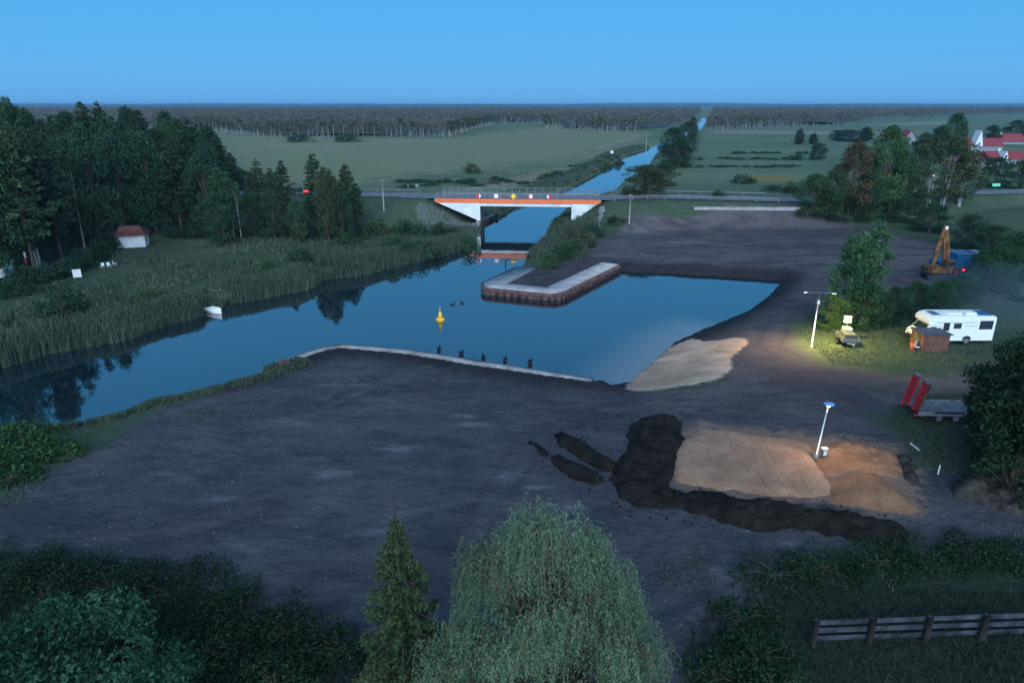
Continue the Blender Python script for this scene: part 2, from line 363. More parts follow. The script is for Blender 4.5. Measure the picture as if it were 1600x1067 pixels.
for px, py, rx, ry in ((440, 660, 60, 9), (515, 740, 70, 11), (620, 700, 60, 8), (740, 662, 40, 6), (790, 745, 60, 10), (885, 790, 45, 12), (850, 760, 50, 7), (350, 780, 50, 8), (600, 830, 70, 9), (1165, 940, 30, 9), (700, 650, 50, 6), (540, 600, 60, 5), (1000, 365, 60, 5), (1060, 380, 70, 4), (1390, 372, 40, 5), (250, 740, 60, 8), (1240, 850, 60, 7)):
    q = G(px, py); ax = rx * mpp(q.y); ay = abs(G(px, py - ry).y - q.y); dust = np.maximum(dust, np.exp(-(((Pg[:, 0] - q.x) / ax) ** 2 + ((Pg[:, 1] - q.y) / ay) ** 2)))
track = np.zeros(len(Pg))
for tl in ([(1560, 600), (1400, 592), (1250, 600), (1100, 622), (960, 640), (800, 630), (640, 600)], [(1600, 640), (1420, 612), (1280, 580), (1200, 540), (1225, 490), (1290, 440), (1240, 400), (1100, 388), (980, 395)], [(250, 840), (450, 770), (640, 705), (830, 655), (980, 640)], [(960, 1040), (1050, 920), (1200, 865), (1430, 870), (1620, 830)], [(700, 900), (780, 760), (850, 670), (1000, 630), (1150, 600)], [(1450, 870), (1440, 780), (1420, 700), (1380, 640), (1300, 600)], [(200, 760), (400, 690), (560, 610), (760, 590)]):
    L_ = GP(tl); d_ = pdist(Pg, L_) + .25 * vnoise(Pg, 6, 31); track = np.maximum(track, np.exp(-((d_ - .95) / .24) ** 2))
attrs = dict(dust=dust, track=track, brown=np.clip(sdist(Pg, BROWN), -30, 30), far=np.clip((Pg[:, 1] - 150) / 60, 0, 1), fieldl=np.clip(sdist(Pg, FIELDL), -60, 60), bare=np.clip(bare, -30, 30), sand=np.clip(sdist(Pg, SANDZ), -20, 20), pad=np.clip(sdist(Pg, PADZ), -20, 20),
             tan=np.clip(tan, -60, 60), yel=np.clip(sdist(Pg, YELZ), -60, 60), shore=np.clip(SWg, -5, 40), path=np.clip(path, -20, 20))
gm = bpy.data.materials.new('ground'); nt, bs = nodes(gm)
tc = N(nt, 'ShaderNodeTexCoord'); ob = tc.outputs['Object']
def AT(n): return N(nt, 'ShaderNodeAttribute', attribute_name=n).outputs['Fac']
mp = N(nt, 'ShaderNodeMapping'); nt.links.new(ob, mp.inputs[0]); mp.inputs['Scale'].default_value = (.6, 1.25, 1)
mp2 = N(nt, 'ShaderNodeMapping'); nt.links.new(ob, mp2.inputs[0]); mp2.inputs['Scale'].default_value = (.45, 1.0, 1); mp2.inputs['Rotation'].default_value = (0, 0, .25)
n_big = noi(nt, .018, 5, .6, ob); n_med = noi(nt, .12, 6, .62, ob, .6); n_small = noi(nt, 1.1, 6, .65, ob); n_fine = noi(nt, 7, 4, .7, ob)
n_st = noi(nt, .22, 7, .66, mp.outputs[0], .8); n_st2 = noi(nt, .6, 6, .65, mp2.outputs[0], .5)
n_field = noi(nt, .02, 6, .65, mp.outputs[0], .3)
g = mixc(nt, rmp(nt, n_field, .36, .66), (.044, .074, .048), (.092, .118, .070))
g = mixc(nt, mth(nt, 'MULTIPLY', rmp(nt, n_med, .50, .72), .6), g, (.13, .125, .070))
g = mixc(nt, mth(nt, 'MULTIPLY', rmp(nt, n_st, .50, .70), .45), g, (.045, .07, .036))
g = mixc(nt, mth(nt, 'MULTIPLY', rmp(nt, n_small, .45, .7), .5), g, (.040, .058, .030))
g = mixc(nt, mth(nt, 'MULTIPLY', AT('far'), .72), g, mixc(nt, rmp(nt, n_field, .34, .66), (.118, .170, .100), (.180, .218, .130)))
g = mixc(nt, mth(nt, 'MULTIPLY', rmp(nt, mth(nt, 'ADD', AT('fieldl'), mth(nt, 'MULTIPLY', mth(nt, 'SUBTRACT', n_st, .5), 90)), -10, 18), .85), g, mixc(nt, rmp(nt, n_st2, .35, .65), (.185, .205, .110), (.245, .235, .140)))
g = mixc(nt, mth(nt, 'MULTIPLY', rmp(nt, mth(nt, 'ADD', AT('tan'), mth(nt, 'MULTIPLY', mth(nt, 'SUBTRACT', n_st, .5), 60)), -3, 8), .8), g, mixc(nt, rmp(nt, n_st2, .35, .65), (.16, .13, .09), (.36, .31, .24)))
g = mixc(nt, rmp(nt, mth(nt, 'ADD', AT('yel'), mth(nt, 'MULTIPLY', mth(nt, 'SUBTRACT', n_st2, .5), 20)), -1, 3), g, (.22, .17, .045))
g = mixc(nt, mth(nt, 'MULTIPLY', rmp(nt, AT('path'), -.5, 1.2), .8), g, (.32, .28, .24))
# bare yard (with dusty patches and wheel tracks): stony grey soil, darker damp streaks, pale dusty patches
b = mixc(nt, rmp(nt, n_st, .30, .70), (.054, .058, .067), (.106, .102, .107))
b = mixc(nt, mth(nt, 'MULTIPLY', rmp(nt, n_st2, .50, .68), .65), b, (.036, .040, .050))
b = mixc(nt, mth(nt, 'MULTIPLY', rmp(nt, n_med, .57, .70), .55), b, (.16, .165, .18))
b = mixc(nt, mth(nt, 'MULTIPLY', rmp(nt, n_small, .52, .72), .45), b, (.034, .038, .046))
b = mixc(nt, mth(nt, 'MULTIPLY', rmp(nt, n_fine, .60, .75), .4), b, (.20, .20, .21))
b = mixc(nt, mth(nt, 'MULTIPLY', rmp(nt, mth(nt, 'ADD', AT('brown'), mth(nt, 'MULTIPLY', mth(nt, 'SUBTRACT', n_med, .5), 14)), -4, 4), .75), b, mixc(nt, rmp(nt, n_st, .32, .68), (.075, .062, .066), (.155, .130, .125)))
b = mixc(nt, mth(nt, 'MULTIPLY', rmp(nt, n_big, .42, .60), .5), b, mixc(nt, n_small, (.042, .043, .052), (.062, .061, .070)))
dn = mth(nt, 'ADD', mth(nt, 'MULTIPLY', AT('dust'), .75), mth(nt, 'ADD', mth(nt, 'MULTIPLY', mth(nt, 'SUBTRACT', n_st2, .5), 2.2), mth(nt, 'MULTIPLY', mth(nt, 'SUBTRACT', n_small, .5), 1.2)))
b = mixc(nt, rmp(nt, dn, .32, 1.0, 0, .62), b, (.19, .19, .20))
b = mixc(nt, mth(nt, 'MULTIPLY', mth(nt, 'MULTIPLY', AT('track'), rmp(nt, n_med, .40, .60)), .45), b, (.030, .029, .034))
b = mixc(nt, mth(nt, 'MULTIPLY', rmp(nt, mth(nt, 'ADD', AT('shore'), mth(nt, 'MULTIPLY', mth(nt, 'SUBTRACT', n_small, .5), 4)), 4.6, 1.0), .85), b, (.022, .020, .024))
edge = mth(nt, 'MULTIPLY', mth(nt, 'SUBTRACT', n_small, .5), 4.5); edge2 = mth(nt, 'MULTIPLY', mth(nt, 'SUBTRACT', n_med, .5), 9)
sep = N(nt, 'ShaderNodeSeparateXYZ'); nt.links.new(ob, sep.inputs[0])
g = mixc(nt, mth(nt, 'MULTIPLY', rmp(nt, sep.outputs[1], 38, 28), .8), g, (.022, .034, .022))  # grass darkens towards the camera: vignette and tree shade put into its colour
bf = rmp(nt, mth(nt, 'ADD', AT('bare'), mth(nt, 'ADD', edge, edge2)), -.7, .9)
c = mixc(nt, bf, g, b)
pale = mixc(nt, rmp(nt, n_st, .35, .65), (.36, .25, .175), (.56, .41, .30))
c = mixc(nt, rmp(nt, mth(nt, 'ADD', AT('sand'), mth(nt, 'MULTIPLY', mth(nt, 'SUBTRACT', n_small, .5), 1.2)), -.15, .25), c, pale)
c = mixc(nt, mth(nt, 'MULTIPLY', rmp(nt, mth(nt, 'ADD', AT('pad'), edge), -.6, .8), .55), c, (.30, .19, .13))
nt.links.new(c, bs.inputs['Base Color']); bs.inputs['Roughness'].default_value = .95; bs.inputs['Specular IOR Level'].default_value = .1
hh = mth(nt, 'ADD', mth(nt, 'MULTIPLY', n_small, 1.0), mth(nt, 'ADD', mth(nt, 'MULTIPLY', n_fine, .25), mth(nt, 'MULTIPLY', n_st2, .8)))
bump(nt, bs, hh, .9, .35)
go = link('ground', mesh_np('ground', np.column_stack([Pg, Hg]), Fg, [gm], smooth=True, attrs=attrs)); tag(go, kind='structure')

# ------------------------------------------------------------------ water
wm = bpy.data.materials.new('river_water'); nt, bs = nodes(wm)
tc = N(nt, 'ShaderNodeTexCoord'); ob = tc.outputs['Object']
sh = N(nt, 'ShaderNodeAttribute', attribute_name='beach').outputs['Fac']
wc = mixc(nt, rmp(nt, sh, 7.0, 0.2), (.006, .017, .026), (.15, .12, .10))
nt.links.new(wc, bs.inputs['Base Color']); bs.inputs['Roughness'].default_value = .015; bs.inputs['IOR'].default_value = 2.6; bs.inputs['Specular IOR Level'].default_value = .5
n1 = noi(nt, .5, 3, .5, ob); n2 = noi(nt, 2.5, 2, .5, ob); bump(nt, bs, mth(nt, 'ADD', n1, mth(nt, 'MULTIPLY', n2, .3)), .06, .1)
wx = np.concatenate([np.linspace(-400, -60, 30), np.linspace(-59, 80, 180), np.linspace(85, 900, 40)])
wy = np.concatenate([np.linspace(20, 110, 120), np.linspace(112, 2600, 60)])
WYY, WXX = np.meshgrid(wy, wx, indexing='ij'); Pw = np.stack([WXX.ravel(), WYY.ravel()], 1)
ii = (np.arange(len(wy) - 1)[:, None] * len(wx) + np.arange(len(wx) - 1)[None]).ravel()
Fw = np.stack([ii, ii + 1, ii + len(wx) + 1, ii + len(wx)], 1)
ctr = Pw[Fw].mean(1); keep = sdist(ctr, WATER) > -14
wo = link('water', mesh_np('water', np.column_stack([Pw, np.full(len(Pw), ZW)]), Fw[keep], [wm], attrs=dict(beach=np.clip(pdist(Pw, BEACHLINE), 0, 60)))); tag(wo, kind='structure')

# ------------------------------------------------------------------ road and bridge
def strip(line, zs, off0, off1, dz, step=4.0):
    P = []; Z = []
    for i in range(len(line) - 1):
        n = max(1, int(np.linalg.norm(line[i + 1] - line[i]) / step))
        for k in range(n): P.append(line[i] + (line[i + 1] - line[i]) * k / n); Z.append(zs[i] + (zs[i + 1] - zs[i]) * k / n)
    P.append(line[-1]); Z.append(zs[-1]); P = np.array(P)
    T = np.gradient(P, axis=0); T /= np.linalg.norm(T, axis=1)[:, None]; Nn = np.stack([-T[:, 1], T[:, 0]], 1)
    a = P + Nn * off0; b_ = P + Nn * off1; z = np.array(Z) + dz; n = len(P)
    V = np.vstack([np.column_stack([a, z]), np.column_stack([b_, z])])
    Fc = np.array([(i, i + 1, n + i + 1, n + i) for i in range(n - 1)]); return V, Fc
def strips(name, parts, mats):
    V = []; Fc = []; mi = []; b_ = 0
    for (v, f, m) in parts: V.append(v); Fc.append(f + b_); mi += [m] * len(f); b_ += len(v)
    return link(name, mesh_np(name, np.vstack(V), np.vstack(Fc), mats, mi))
pr = []
v, f = strip(ROAD, ROADZ, -3.6, 3.6, 0); pr.append((v, f, 0))
for o0 in (-3.35, 3.23): v, f = strip(ROAD, ROADZ, o0, o0 + .12, .012); pr.append((v, f, 1))
tag(strips('road', pr, [M['asphalt'], M['marking']]), kind='structure')
vs, fs = [], []

BL0 = Vector((BL.x, BL.y, 0)); BLEN = (BR - BL).length
bridge = thing('road_bridge', 'grey road bridge with orange edge beam spanning the canal', 'bridge', (BL.x, BL.y, ZW), math.atan2(BDIR.y, BDIR.x))
dz = DZ - ZW; xa = (G(723, 318, DZ) - BL).length; xb = (G(889, 320, DZ) - BL).length
b = MB(); b.box(-.3, .26, dz - .55, BLEN + .3, BW - .26, dz - .02); b.build('deck', M['concrete'], bridge)
MB().box(0, 0, dz - .72, BLEN, .25, dz + .08, bev=.03).build('edge_beam', M['orange'], bridge); MB().box(0, BW - .25, dz - .72, BLEN, BW, dz + .08, bev=.03).build('edge_beam', M['concrete'], bridge)
for yy in (.25, BW - .65): MB().box(xa - .3, yy, dz - 1.35, xb + .3, yy + .40, dz - .56, bev=.03).build('girder', M['bridgewhite'], bridge)
b = MB(); b.box(xa, 1.1, dz - 1.3, xb, BW - 1.1, dz - .57); b.build('soffit_slab', M['concrete'], bridge)
low = 4.1
for sgn, x0 in ((-1, xa), (1, xb)):
    b = MB(); b.box(min(x0, x0 + sgn * .7), .3, dz - 5.2, max(x0, x0 + sgn * .7), BW - .3, dz - 1.46); b.build('abutment', M['concrete'], bridge)
    for yy in (.10, BW - .42):
        b = MB(); ex = 0 + .4 if sgn < 0 else BLEN - .4
        b.prism([(x0, dz - .73), (ex, dz - .73), (x0 + sgn * .25, dz - low), (x0, dz - low)], yy, yy + .32); wg = b.build('wing_wall', M['bridgewhite'], bridge)
    b = MB(); b.box(x0 - .16 if sgn > 0 else x0 - .44, .02, dz - low, x0 + .44 if sgn > 0 else x0 + .16, .098, dz - .9); b.build('corner_pier', M['bridgewhite'], bridge)
# parapet railings
def railing(yy):
    for zz, r in ((1.12, .045), (.62, .03), (.3, .03)):
        b = MB(); b.box(.1, yy - r, dz + .12 + zz - r, BLEN - .1, yy + r, dz + .12 + zz + r); b.build('rail', M['galv'], bridge)
    n = 21
    p0 = None
    for i in range(n):
        x = .2 + (BLEN - .4) * i / (n - 1)
        if p0 is None: p0 = MB().box(-.05, -.05, 0, .05, .05, 1.15).build('rail_post', M['galv'], bridge); p0.location = (x, yy, dz + .12)
        else:
            q = p0.copy(); COL.objects.link(q); q.parent = bridge; q.location = (x, yy, dz + .12)
railing(.13); railing(BW - .13)
# guard rails along the approaches, a thing each
def guard(line, zs, off, label, maxn=60):
    P = []; Z = []
    for i in range(len(line) - 1):
        L = np.linalg.norm(line[i + 1] - line[i]); n = max(1, int(L / 4))
        for k in range(n): P.append(line[i] + (line[i + 1] - line[i]) * k / n); Z.append(zs[i] + (zs[i + 1] - zs[i]) * k / n)
    P = np.array(P); T = np.gradient(P, axis=0); T /= np.linalg.norm(T, axis=1)[:, None]; P = P + np.stack([-T[:, 1], T[:, 0]], 1) * off
    t = thing('guard_rail', label, 'guard rail', (P[0][0], P[0][1], Z[0]), 0, 'steel guard rails along the road')
    b = MB()
    for i in range(len(P) - 1):
        a = Vector((P[i][0] - P[0][0], P[i][1] - P[0][1], Z[i] - Z[0] + .62)); c = Vector((P[i + 1][0] - P[0][0], P[i + 1][1] - P[0][1], Z[i + 1] - Z[0] + .62))
        b.tube([a, c], .09, 6, cap=False)
    b.build('rail', M['galv'], t); p0 = None
    for i in range(0, len(P), 1):
        loc = (P[i][0] - P[0][0], P[i][1] - P[0][1], Z[i] - Z[0] - .2)
        if p0 is None: p0 = MB().box(-.06, -.06, 0, .06, .06, .85).build('post', M['galv'], t); p0.location = loc
        else: q = p0.copy(); COL.objects.link(q); q.parent = t; q.location = loc
gl = np.array([G(480, 303, 4.3)[:2], ROAD[4]]); gr = np.array([ROAD[6], ROAD[7], ROAD[8]])
guard(gl, [4.3, DZ], 4.3, 'steel guard rail on the far road edge left of the bridge')
guard(gl, [4.3, DZ], -4.3, 'steel guard rail on the near road edge left of the bridge')
guard(gr, [DZ, 4.6, 4.0], 4.3, 'steel guard rail on the far road edge right of the bridge')
guard(gr, [DZ, 4.6, 4.0], -4.3, 'steel guard rail on the near road edge right of the bridge')

# stone-faced cones beside the wing walls
def patch(name, px, z_of, m, label, cat, lift=.06):
    P = np.array([tuple(q)[:2] for q in px])
    x0, y0 = P.min(0) - .5; x1, y1 = P.max(0) + .5
    xs = np.arange(x0, x1, .45); ys = np.arange(y0, y1, .45); Yq, Xq = np.meshgrid(ys, xs, indexing='ij'); Q = np.stack([Xq.ravel(), Yq.ravel()], 1)
    hh_, _ = heights(Q); hh_ = hh_ + lift + .03 * RNG.random(len(Q)); s = sdist(Q, P); i2 = (np.arange(len(ys) - 1)[:, None] * len(xs) + np.arange(len(xs) - 1)[None]).ravel()
    Fq = np.stack([i2, i2 + 1, i2 + len(xs) + 1, i2 + len(xs)], 1); Fq = Fq[(s[Fq].mean(1) > 0)]
    o = link(name, mesh_np(name, np.column_stack([Q, hh_]), Fq, [m])); return tag(o, label, cat)
stone = mat('stone_pitching', (.115, .13, .11), .9, var=.35, scale=4, bmp=.4)
def bpt(x, y): q = BL0 + BDIR * x + BNRM * y; return (q.x, q.y)
patch('stone_slope', [bpt(-3.2, -.9), bpt(-.2, .3), bpt(xa - .2, .2), bpt(xa + .3, -1.5), bpt(4.2, -6.0), bpt(-1.0, -6.5), bpt(-3.5, -3)], None, stone, 'stone paved bank slope below the left bridge end', 'slope paving')
patch('stone_slope', [bpt(BLEN + 1.2, -.9), bpt(BLEN + .2, .3), bpt(xb + .2, .2), bpt(xb - .1, -1.0), bpt(BLEN - 5, -4), bpt(BLEN - .4, -6)], None, M['concrete'], 'grey concrete bank slope below the right bridge end', 'slope paving', lift=.25)

# navigation boards on the parapet
def board(px, py, kind, label):
    q = G(px, py, DZ); x = (Vector((q.x, q.y, 0)) - BL0).dot(BDIR); z = zat(py, BL.y)
    p = BL0 + BDIR * x + BNRM * -.08
    t = thing('navigation_board', label, 'sign', (p.x, p.y, DZ + .12), math.atan2(BDIR.y, BDIR.x), 'navigation boards on the bridge parapet')
    b = MB(); r = .44; c = .52
    if kind == 'tri_l' or kind == 'tri_r':
        s = 1 if kind == 'tri_r' else -1
        b.prism([(-r * s, c - r), (-r * s, c + r), (r * .1 * s, c + r), (r * .1 * s, c - r)][::s], -.03, .03); b.build('panel', M['signred'], t)
        MB().prism([(0, c - r), (r * s, c), (0, c + r)][::s], -.05, -.032).build('symbol', M['white'], t)
    elif kind == 'square': b.box(-r * .85, -.03, c - r * .85, r * .85, .03, c + r * .85, bev=.01); b.build('panel', M['white'], t)
    elif kind == 'square_red':
        b.box(-r, -.03, c - r * .85, r, .03, c + r * .85, bev=.01); b.build('panel', M['signred'], t)
        MB().box(-r * .7, -.05, c - r * .75, r * .7, -.032, c + r * .75).build('symbol', M['white'], t)
    else:
        b.prism([(0, c - r * 1.25), (r * 1.25, c), (0, c + r * 1.25), (-r * 1.25, c)], -.03, .03); b.build('panel', M['signyellow'], t)
    MB().box(-.04, .032, 0, .04, .08, 1.1).build('bracket', M['galv'], t)
board(753, 307, 'tri_r', 'red and white board with arrow pointing right on the bridge rail, leftmost of the five')
board(779, 307, 'square', 'plain white square board on the bridge rail')
board(805, 307, 'diamond', 'yellow diamond board at the middle of the bridge rail')
board(831, 308, 'square_red', 'white square board with red edges on the bridge rail')
board(858, 308, 'tri_l', 'red and white board with arrow pointing left on the bridge rail, rightmost of the five')

# rusty quay under the bridge
qa = G(738, 358, ZW); qb = G(772, 341, ZW)
t = thing('canal_quay', 'low rusty sheet pile quay on the left bank under the bridge', 'quay', (qa.x, qa.y, ZW), math.atan2(qb.y - qa.y, qb.x - qa.x))
L = (qb - qa).length
b = MB(); n = int(L / .5)
for i in range(n): b.box(i * L / n, -.08 if i % 2 else -.28, -.8, (i + 1) * L / n + .02, .12 if i % 2 else -.08, .75)
b.build('sheet_piling', M['rust'], t); MB().box(0, -.3, .75, L, .35, .95, bev=.04).build('capping', M['concrete_pale'], t)
MB().box(0, .36, .2, L, 3.4, .80).build('walkway', M['concrete'], t)
MB().box(L - .3, -.9, -.8, L + .5, -.32, 1.0, bev=.05).build('fender_pile', M['darkmetal'], t)

# ------------------------------------------------------------------ pier and south quay
def offset_in(line, d):
    P = np.array(line); out = []
    for i in range(len(P)):
        n_ = np.zeros(2)
        for a, c in ((i - 1, i), (i, i + 1)):
            if a >= 0 and c < len(P): t_ = P[c] - P[a]; t_ /= np.linalg.norm(t_); n_ += np.array([-t_[1], t_[0]])
        n_ /= np.linalg.norm(n_); k = 1.0
        if 0 < i < len(P) - 1:
            t_ = P[i + 1] - P[i]; t_ /= np.linalg.norm(t_); k = 1 / max(.45, abs(n_ @ np.array([-t_[1], t_[0]])))
        out.append(P[i] + n_ * d * k)
    return np.array(out)
def densify(P, step):
    out = []
    for i in range(len(P) - 1):
        n = max(1, int(round(np.linalg.norm(P[i + 1] - P[i]) / step)))
        for k in range(n): out.append(P[i] + (P[i + 1] - P[i]) * k / n)
    out.append(P[-1]); return np.array(out)
def smooth_line(P, it=2):
    for _ in range(it):
        Q = [P[0]]
        for i in range(len(P) - 1): Q += [P[i] * .75 + P[i + 1] * .25, P[i] * .25 + P[i + 1] * .75]
        Q.append(P[-1]); P = np.array(Q)
    return P
def sheet_wall(t, line, z0, z1, wave, amp, name='sheet_piling', m='rust', pitch=.5):
    """corrugated wall: trapezoid wave along the line"""
    D = densify(line, pitch / 2); T = np.gradient(D, axis=0); T /= np.linalg.norm(T, axis=1)[:, None]; Nn = np.stack([-T[:, 1], T[:, 0]], 1)
    ph = np.array([0, 1, 1, 0] * (len(D) // 4 + 1))[:len(D)]; Q = D + Nn * (amp * (ph * 2 - 1))[:, None] * wave
    n = len(Q); th = Q + Nn * .03
    V = np.vstack([np.column_stack([Q, np.full(n, z0)]), np.column_stack([Q, np.full(n, z1)]), np.column_stack([th, np.full(n, z1)])])
    Fc = np.array([(i, i + 1, n + i + 1, n + i) for i in range(n - 1)] + [(n + i, n + i + 1, 2 * n + i + 1, 2 * n + i) for i in range(n - 1)])
    return link(name, mesh_np(name, V, Fc, [M[m]]), t)
def slab(t, outer, inner, z0, z1, name, m):
    n = len(outer)
    V = np.vstack([np.column_stack([outer, np.full(n, z1)]), np.column_stack([inner, np.full(n, z1)]), np.column_stack([outer, np.full(n, z0)]), np.column_stack([inner, np.full(n, z0)])])
    Fc = []
    for i in range(n - 1):
        Fc += [(i, i + 1, n + i + 1, n + i), (2 * n + i, 2 * n + i + 1, i + 1, i), (n + i, n + i + 1, 3 * n + i + 1, 3 * n + i)]
    Fc += [(0, n, 3 * n, 2 * n), (n - 1, 2 * n - 1, 4 * n - 1, 3 * n - 1)]
    return link(name, mesh_np(name, V, Fc, [m]), t)
pl = PIER[1:]            # (808,426) .. (968,423)
pl = np.vstack([[pl[0]], [pl[1]], [pl[2]], [pl[3]], [pl[4]], [pl[5]]])
def round_corners(P, d=.8):
    out = [P[0]]
    for i in range(1, len(P) - 1):
        a = P[i] + (P[i - 1] - P[i]) / np.linalg.norm(P[i - 1] - P[i]) * min(d, .4 * np.linalg.norm(P[i - 1] - P[i]))
        c = P[i] + (P[i + 1] - P[i]) / np.linalg.norm(P[i + 1] - P[i]) * min(d, .4 * np.linalg.norm(P[i + 1] - P[i]))
        out += [a, (a + 2 * P[i] + c) / 4, c]
    return np.array(out + [P[-1]])
pl = round_corners(pl, .7)
pier = thing('pier', 'pale concrete pier with rusty sheet pile sides round a dark earth core', 'pier')
PZ = -.32
sheet_wall(pier, pl, -2.2, PZ - .22, 1, .09)
wid = 2.9
sharp = PIER[1:]; si = offset_in(sharp, wid)
def meet(a, b_, c_, d_):                           # corner where two inner edge lines cross
    out = []
    for p_, q_ in ((a, b_), (c_, d_)): t_ = (q_ - p_) / np.linalg.norm(q_ - p_); n_ = np.array([-t_[1], t_[0]]) * wid; out.append((p_ + n_, t_))
    (p1, t1), (p2_, t2) = out; k = np.linalg.solve(np.array([t1, -t2]).T, p2_ - p1); return p1 + t1 * k[0]
si[1] = si[2] = meet(sharp[0], sharp[1], sharp[2], sharp[3]); si[3] = si[4] = meet(sharp[2], sharp[3], sharp[4], sharp[5])
idx = [int(np.argmin(((sharp - p) ** 2).sum(1))) for p in pl]; inn = si[idx]
slab(pier, offset_in(pl, -.16), offset_in(pl, .22), PZ - .24, PZ + .10, 'capping_beam', M['rust'])
s23 = offset_in(sharp, .3); slab(pier, np.array([a * .0 + b_ for a, b_ in zip(pl, offset_in(pl, .23))]), inn, PZ - .4, PZ + .16, 'deck', M['concrete_pale'])
# dark fill inside the pier, a raised sheet
core = np.vstack([si, GP([(975, 408), (950, 400), (925, 398), (890, 405), (860, 416)])])
M['quay_concrete'] = mat('weathered_quay_concrete', (.27, .255, .25), .9, var=.35, scale=.5, bmp=.4)
quay = thing('quay_wall', 'long pale concrete quay edge in front of the grey yard', 'quay')
ql = smooth_line(QUAY[1:], 2)[::-1]
sheet_wall(quay, ql, -2.2, -.35, 1, .07)
slab(quay, offset_in(ql, -.12), offset_in(ql, -.78)[::1] if False else offset_in(ql, .62), -.36, .03, 'capping_beam', M['quay_concrete'])

# mooring piles standing in the water off the quay
for i, (px, py) in enumerate(((687, 560), (721, 567), (756, 573), (790, 577), (828, 581))):
    q = G(px, py, ZW)
    t = thing('mooring_pile', ['dark mooring pile in the water off the quay, leftmost of the five', 'second dark mooring pile from the left off the quay', 'middle one of the five dark mooring piles off the quay', 'fourth dark mooring pile from the left off the quay', 'dark mooring pile off the quay, rightmost of the five'][i], 'mooring pile', (q.x, q.y, ZW - 1), RNG.random() * 3, 'mooring piles off the quay')
    b = MB(); b.tube([(-.12, 0, 0), (-.12, 0, 2.15)], .09, 8); b.tube([(.13, .02, 0), (.13, .02, 2.25)], .09, 8); b.tube([(0, .15, 0), (0, .15, 2.1)], .09, 8); b.build('pile', M['darkmetal'], t)
    b = MB(); b.lathe([(.22, 1.85), (.23, 1.87), (.23, 1.95), (.22, 1.97)], 12); b.build('collar', M['dark'], t)

# sign post at the pier corner (seen from behind)
q = G(787, 428, ZW)
t = thing('sign_post', 'dark steel post with crossbar standing at the left corner of the pier', 'sign post', (q.x + .3, q.y, ZW))
zt = zat(406, q.y) - ZW
MB().tube([(0, 0, -1), (0, 0, zt)], .07, 8).build('post', M['darkmetal'], t)
MB().box(-.75, -.05, zt - .1, 1.5, .05, zt + .1).build('crossbar', M['darkmetal'], t)

# steel plate standing at the quay's west end
q = G(447, 573, 0); t = thing('sheet_pile_stub', 'rusty bent steel plate standing at the west end of the quay', 'steel plate', (q.x, q.y, -.4), .5)
MB().prism([(-.6, 0), (.75, 0), (.45, .8), (-.2, 1.15), (-.55, 1.25)], -.04, .04).build('plate', M['rust'], t)
MB().box(-.5, .05, 0, .6, .15, .3).build('foot', M['rust'], t)

# buoy
q = G(688, 500, ZW)
t = thing('buoy', 'yellow buoy with cone top floating alone in the basin', 'buoy', (q.x, q.y, ZW))
b = MB(); b.lathe([(.25, -.35), (.46, -.12), (.50, .04), (.50, .16), (.42, .26), (.2, .30)], 18); b.build('float', M['yellow'], t)
b = MB(); b.lathe([(.26, .30), (.22, .55), (.13, .95), (.07, 1.0)], 14); b.build('tower', M['yellow'], t)
b = MB(); b.lathe([(.05, 1.0), (.05, 1.35), (.02, 1.55)], 8); b.build('topmark', M['yellow'], t)
for k, (px, py) in enumerate(((707, 476), (722, 474))):
    q = G(px, py, ZW)
    d = MB(); d.lathe([(.02, -.02), (.12, .0), (.15, .07), (.12, .14), (.03, .18)], 10); d.v = [(x * 2.0, y, z) for x, y, z in d.v]
    d.tube([(.2, 0, .12), (.27, 0, .25), (.30, 0, .32)], [.06, .04, .06], 8); d.tube([(.30, 0, .31), (.40, 0, .30)], [.05, .015], 6); d.tube([(-.22, 0, .1), (-.38, 0, .16)], [.06, .02], 6)
    o = d.build('duck', M['skin']); o.location = (q.x, q.y, ZW); o.rotation_euler.z = .4 + 2.2 * k; tag(o, ['small dark duck swimming nearer the buoy', 'small dark duck swimming nearer the pier'][k], 'duck', 'ducks on the basin')

# ------------------------------------------------------------------ rowing boats and jetty
def row_boat(px, py, rz, L, label, m):
    q = G(px, py, ZW); t = thing('rowing_boat', label, 'boat', (q.x, q.y, ZW + .02), rz, 'rowing boats on the left bank')
    st = np.linspace(0, 1, 11); V = []; Fc = []; pf = []
    for s in st:
        x = (s - .5) * L; wv = .62 * (1 - max(0, (s - .35) / .65) ** 2.3) * (.82 + .18 * min(1, s / .3)); wv = max(wv, .03)
        zb = -.12 + .30 * max(0, s - .7) / .3 * max(0, s - .7); zt_ = .38 + .20 * s * s
        pf.append([(x, -wv, zt_), (x, -wv * .86, zb + .14), (x, -wv * .45, zb), (x, 0, zb - .04), (x, wv * .45, zb), (x, wv * .86, zb + .14), (x, wv, zt_)])
    for pr_ in pf: V += pr_
    for i in range(10):
        for k in range(6): Fc.append((i * 7 + k, i * 7 + k + 1, (i + 1) * 7 + k + 1, (i + 1) * 7 + k))
    b = MB(); b.add(V, Fc, 0, True); b.add(pf[0], [tuple(range(7))]); sc_ = [(x * .97, y * .9, z + .05) for x, y, z in V]; b.add(sc_, [f[::-1] for f in Fc], 0, True)
    for i in range(10):
        for k in (0, 6):
            b.add([V[i * 7 + k], V[(i + 1) * 7 + k], sc_[(i + 1) * 7 + k], sc_[i * 7 + k]], [(0, 1, 2, 3)])
    b.build('hull', m, t)
    for x in (-.28 * L, .08 * L): MB().box(x - .12, -.5, .22, x + .12, .5, .27, bev=.01).build('bench', m, t)
row_boat(336, 488, math.radians(-32), 2.5, 'white rowing boat moored beside the wooden landing stage in the reeds', M['white'])
row_boat(514, 431, math.radians(-8), 1.7, 'small dark boat with pale rim half hidden in the reeds', M['greywood'])
q = G(341, 474, ZW)
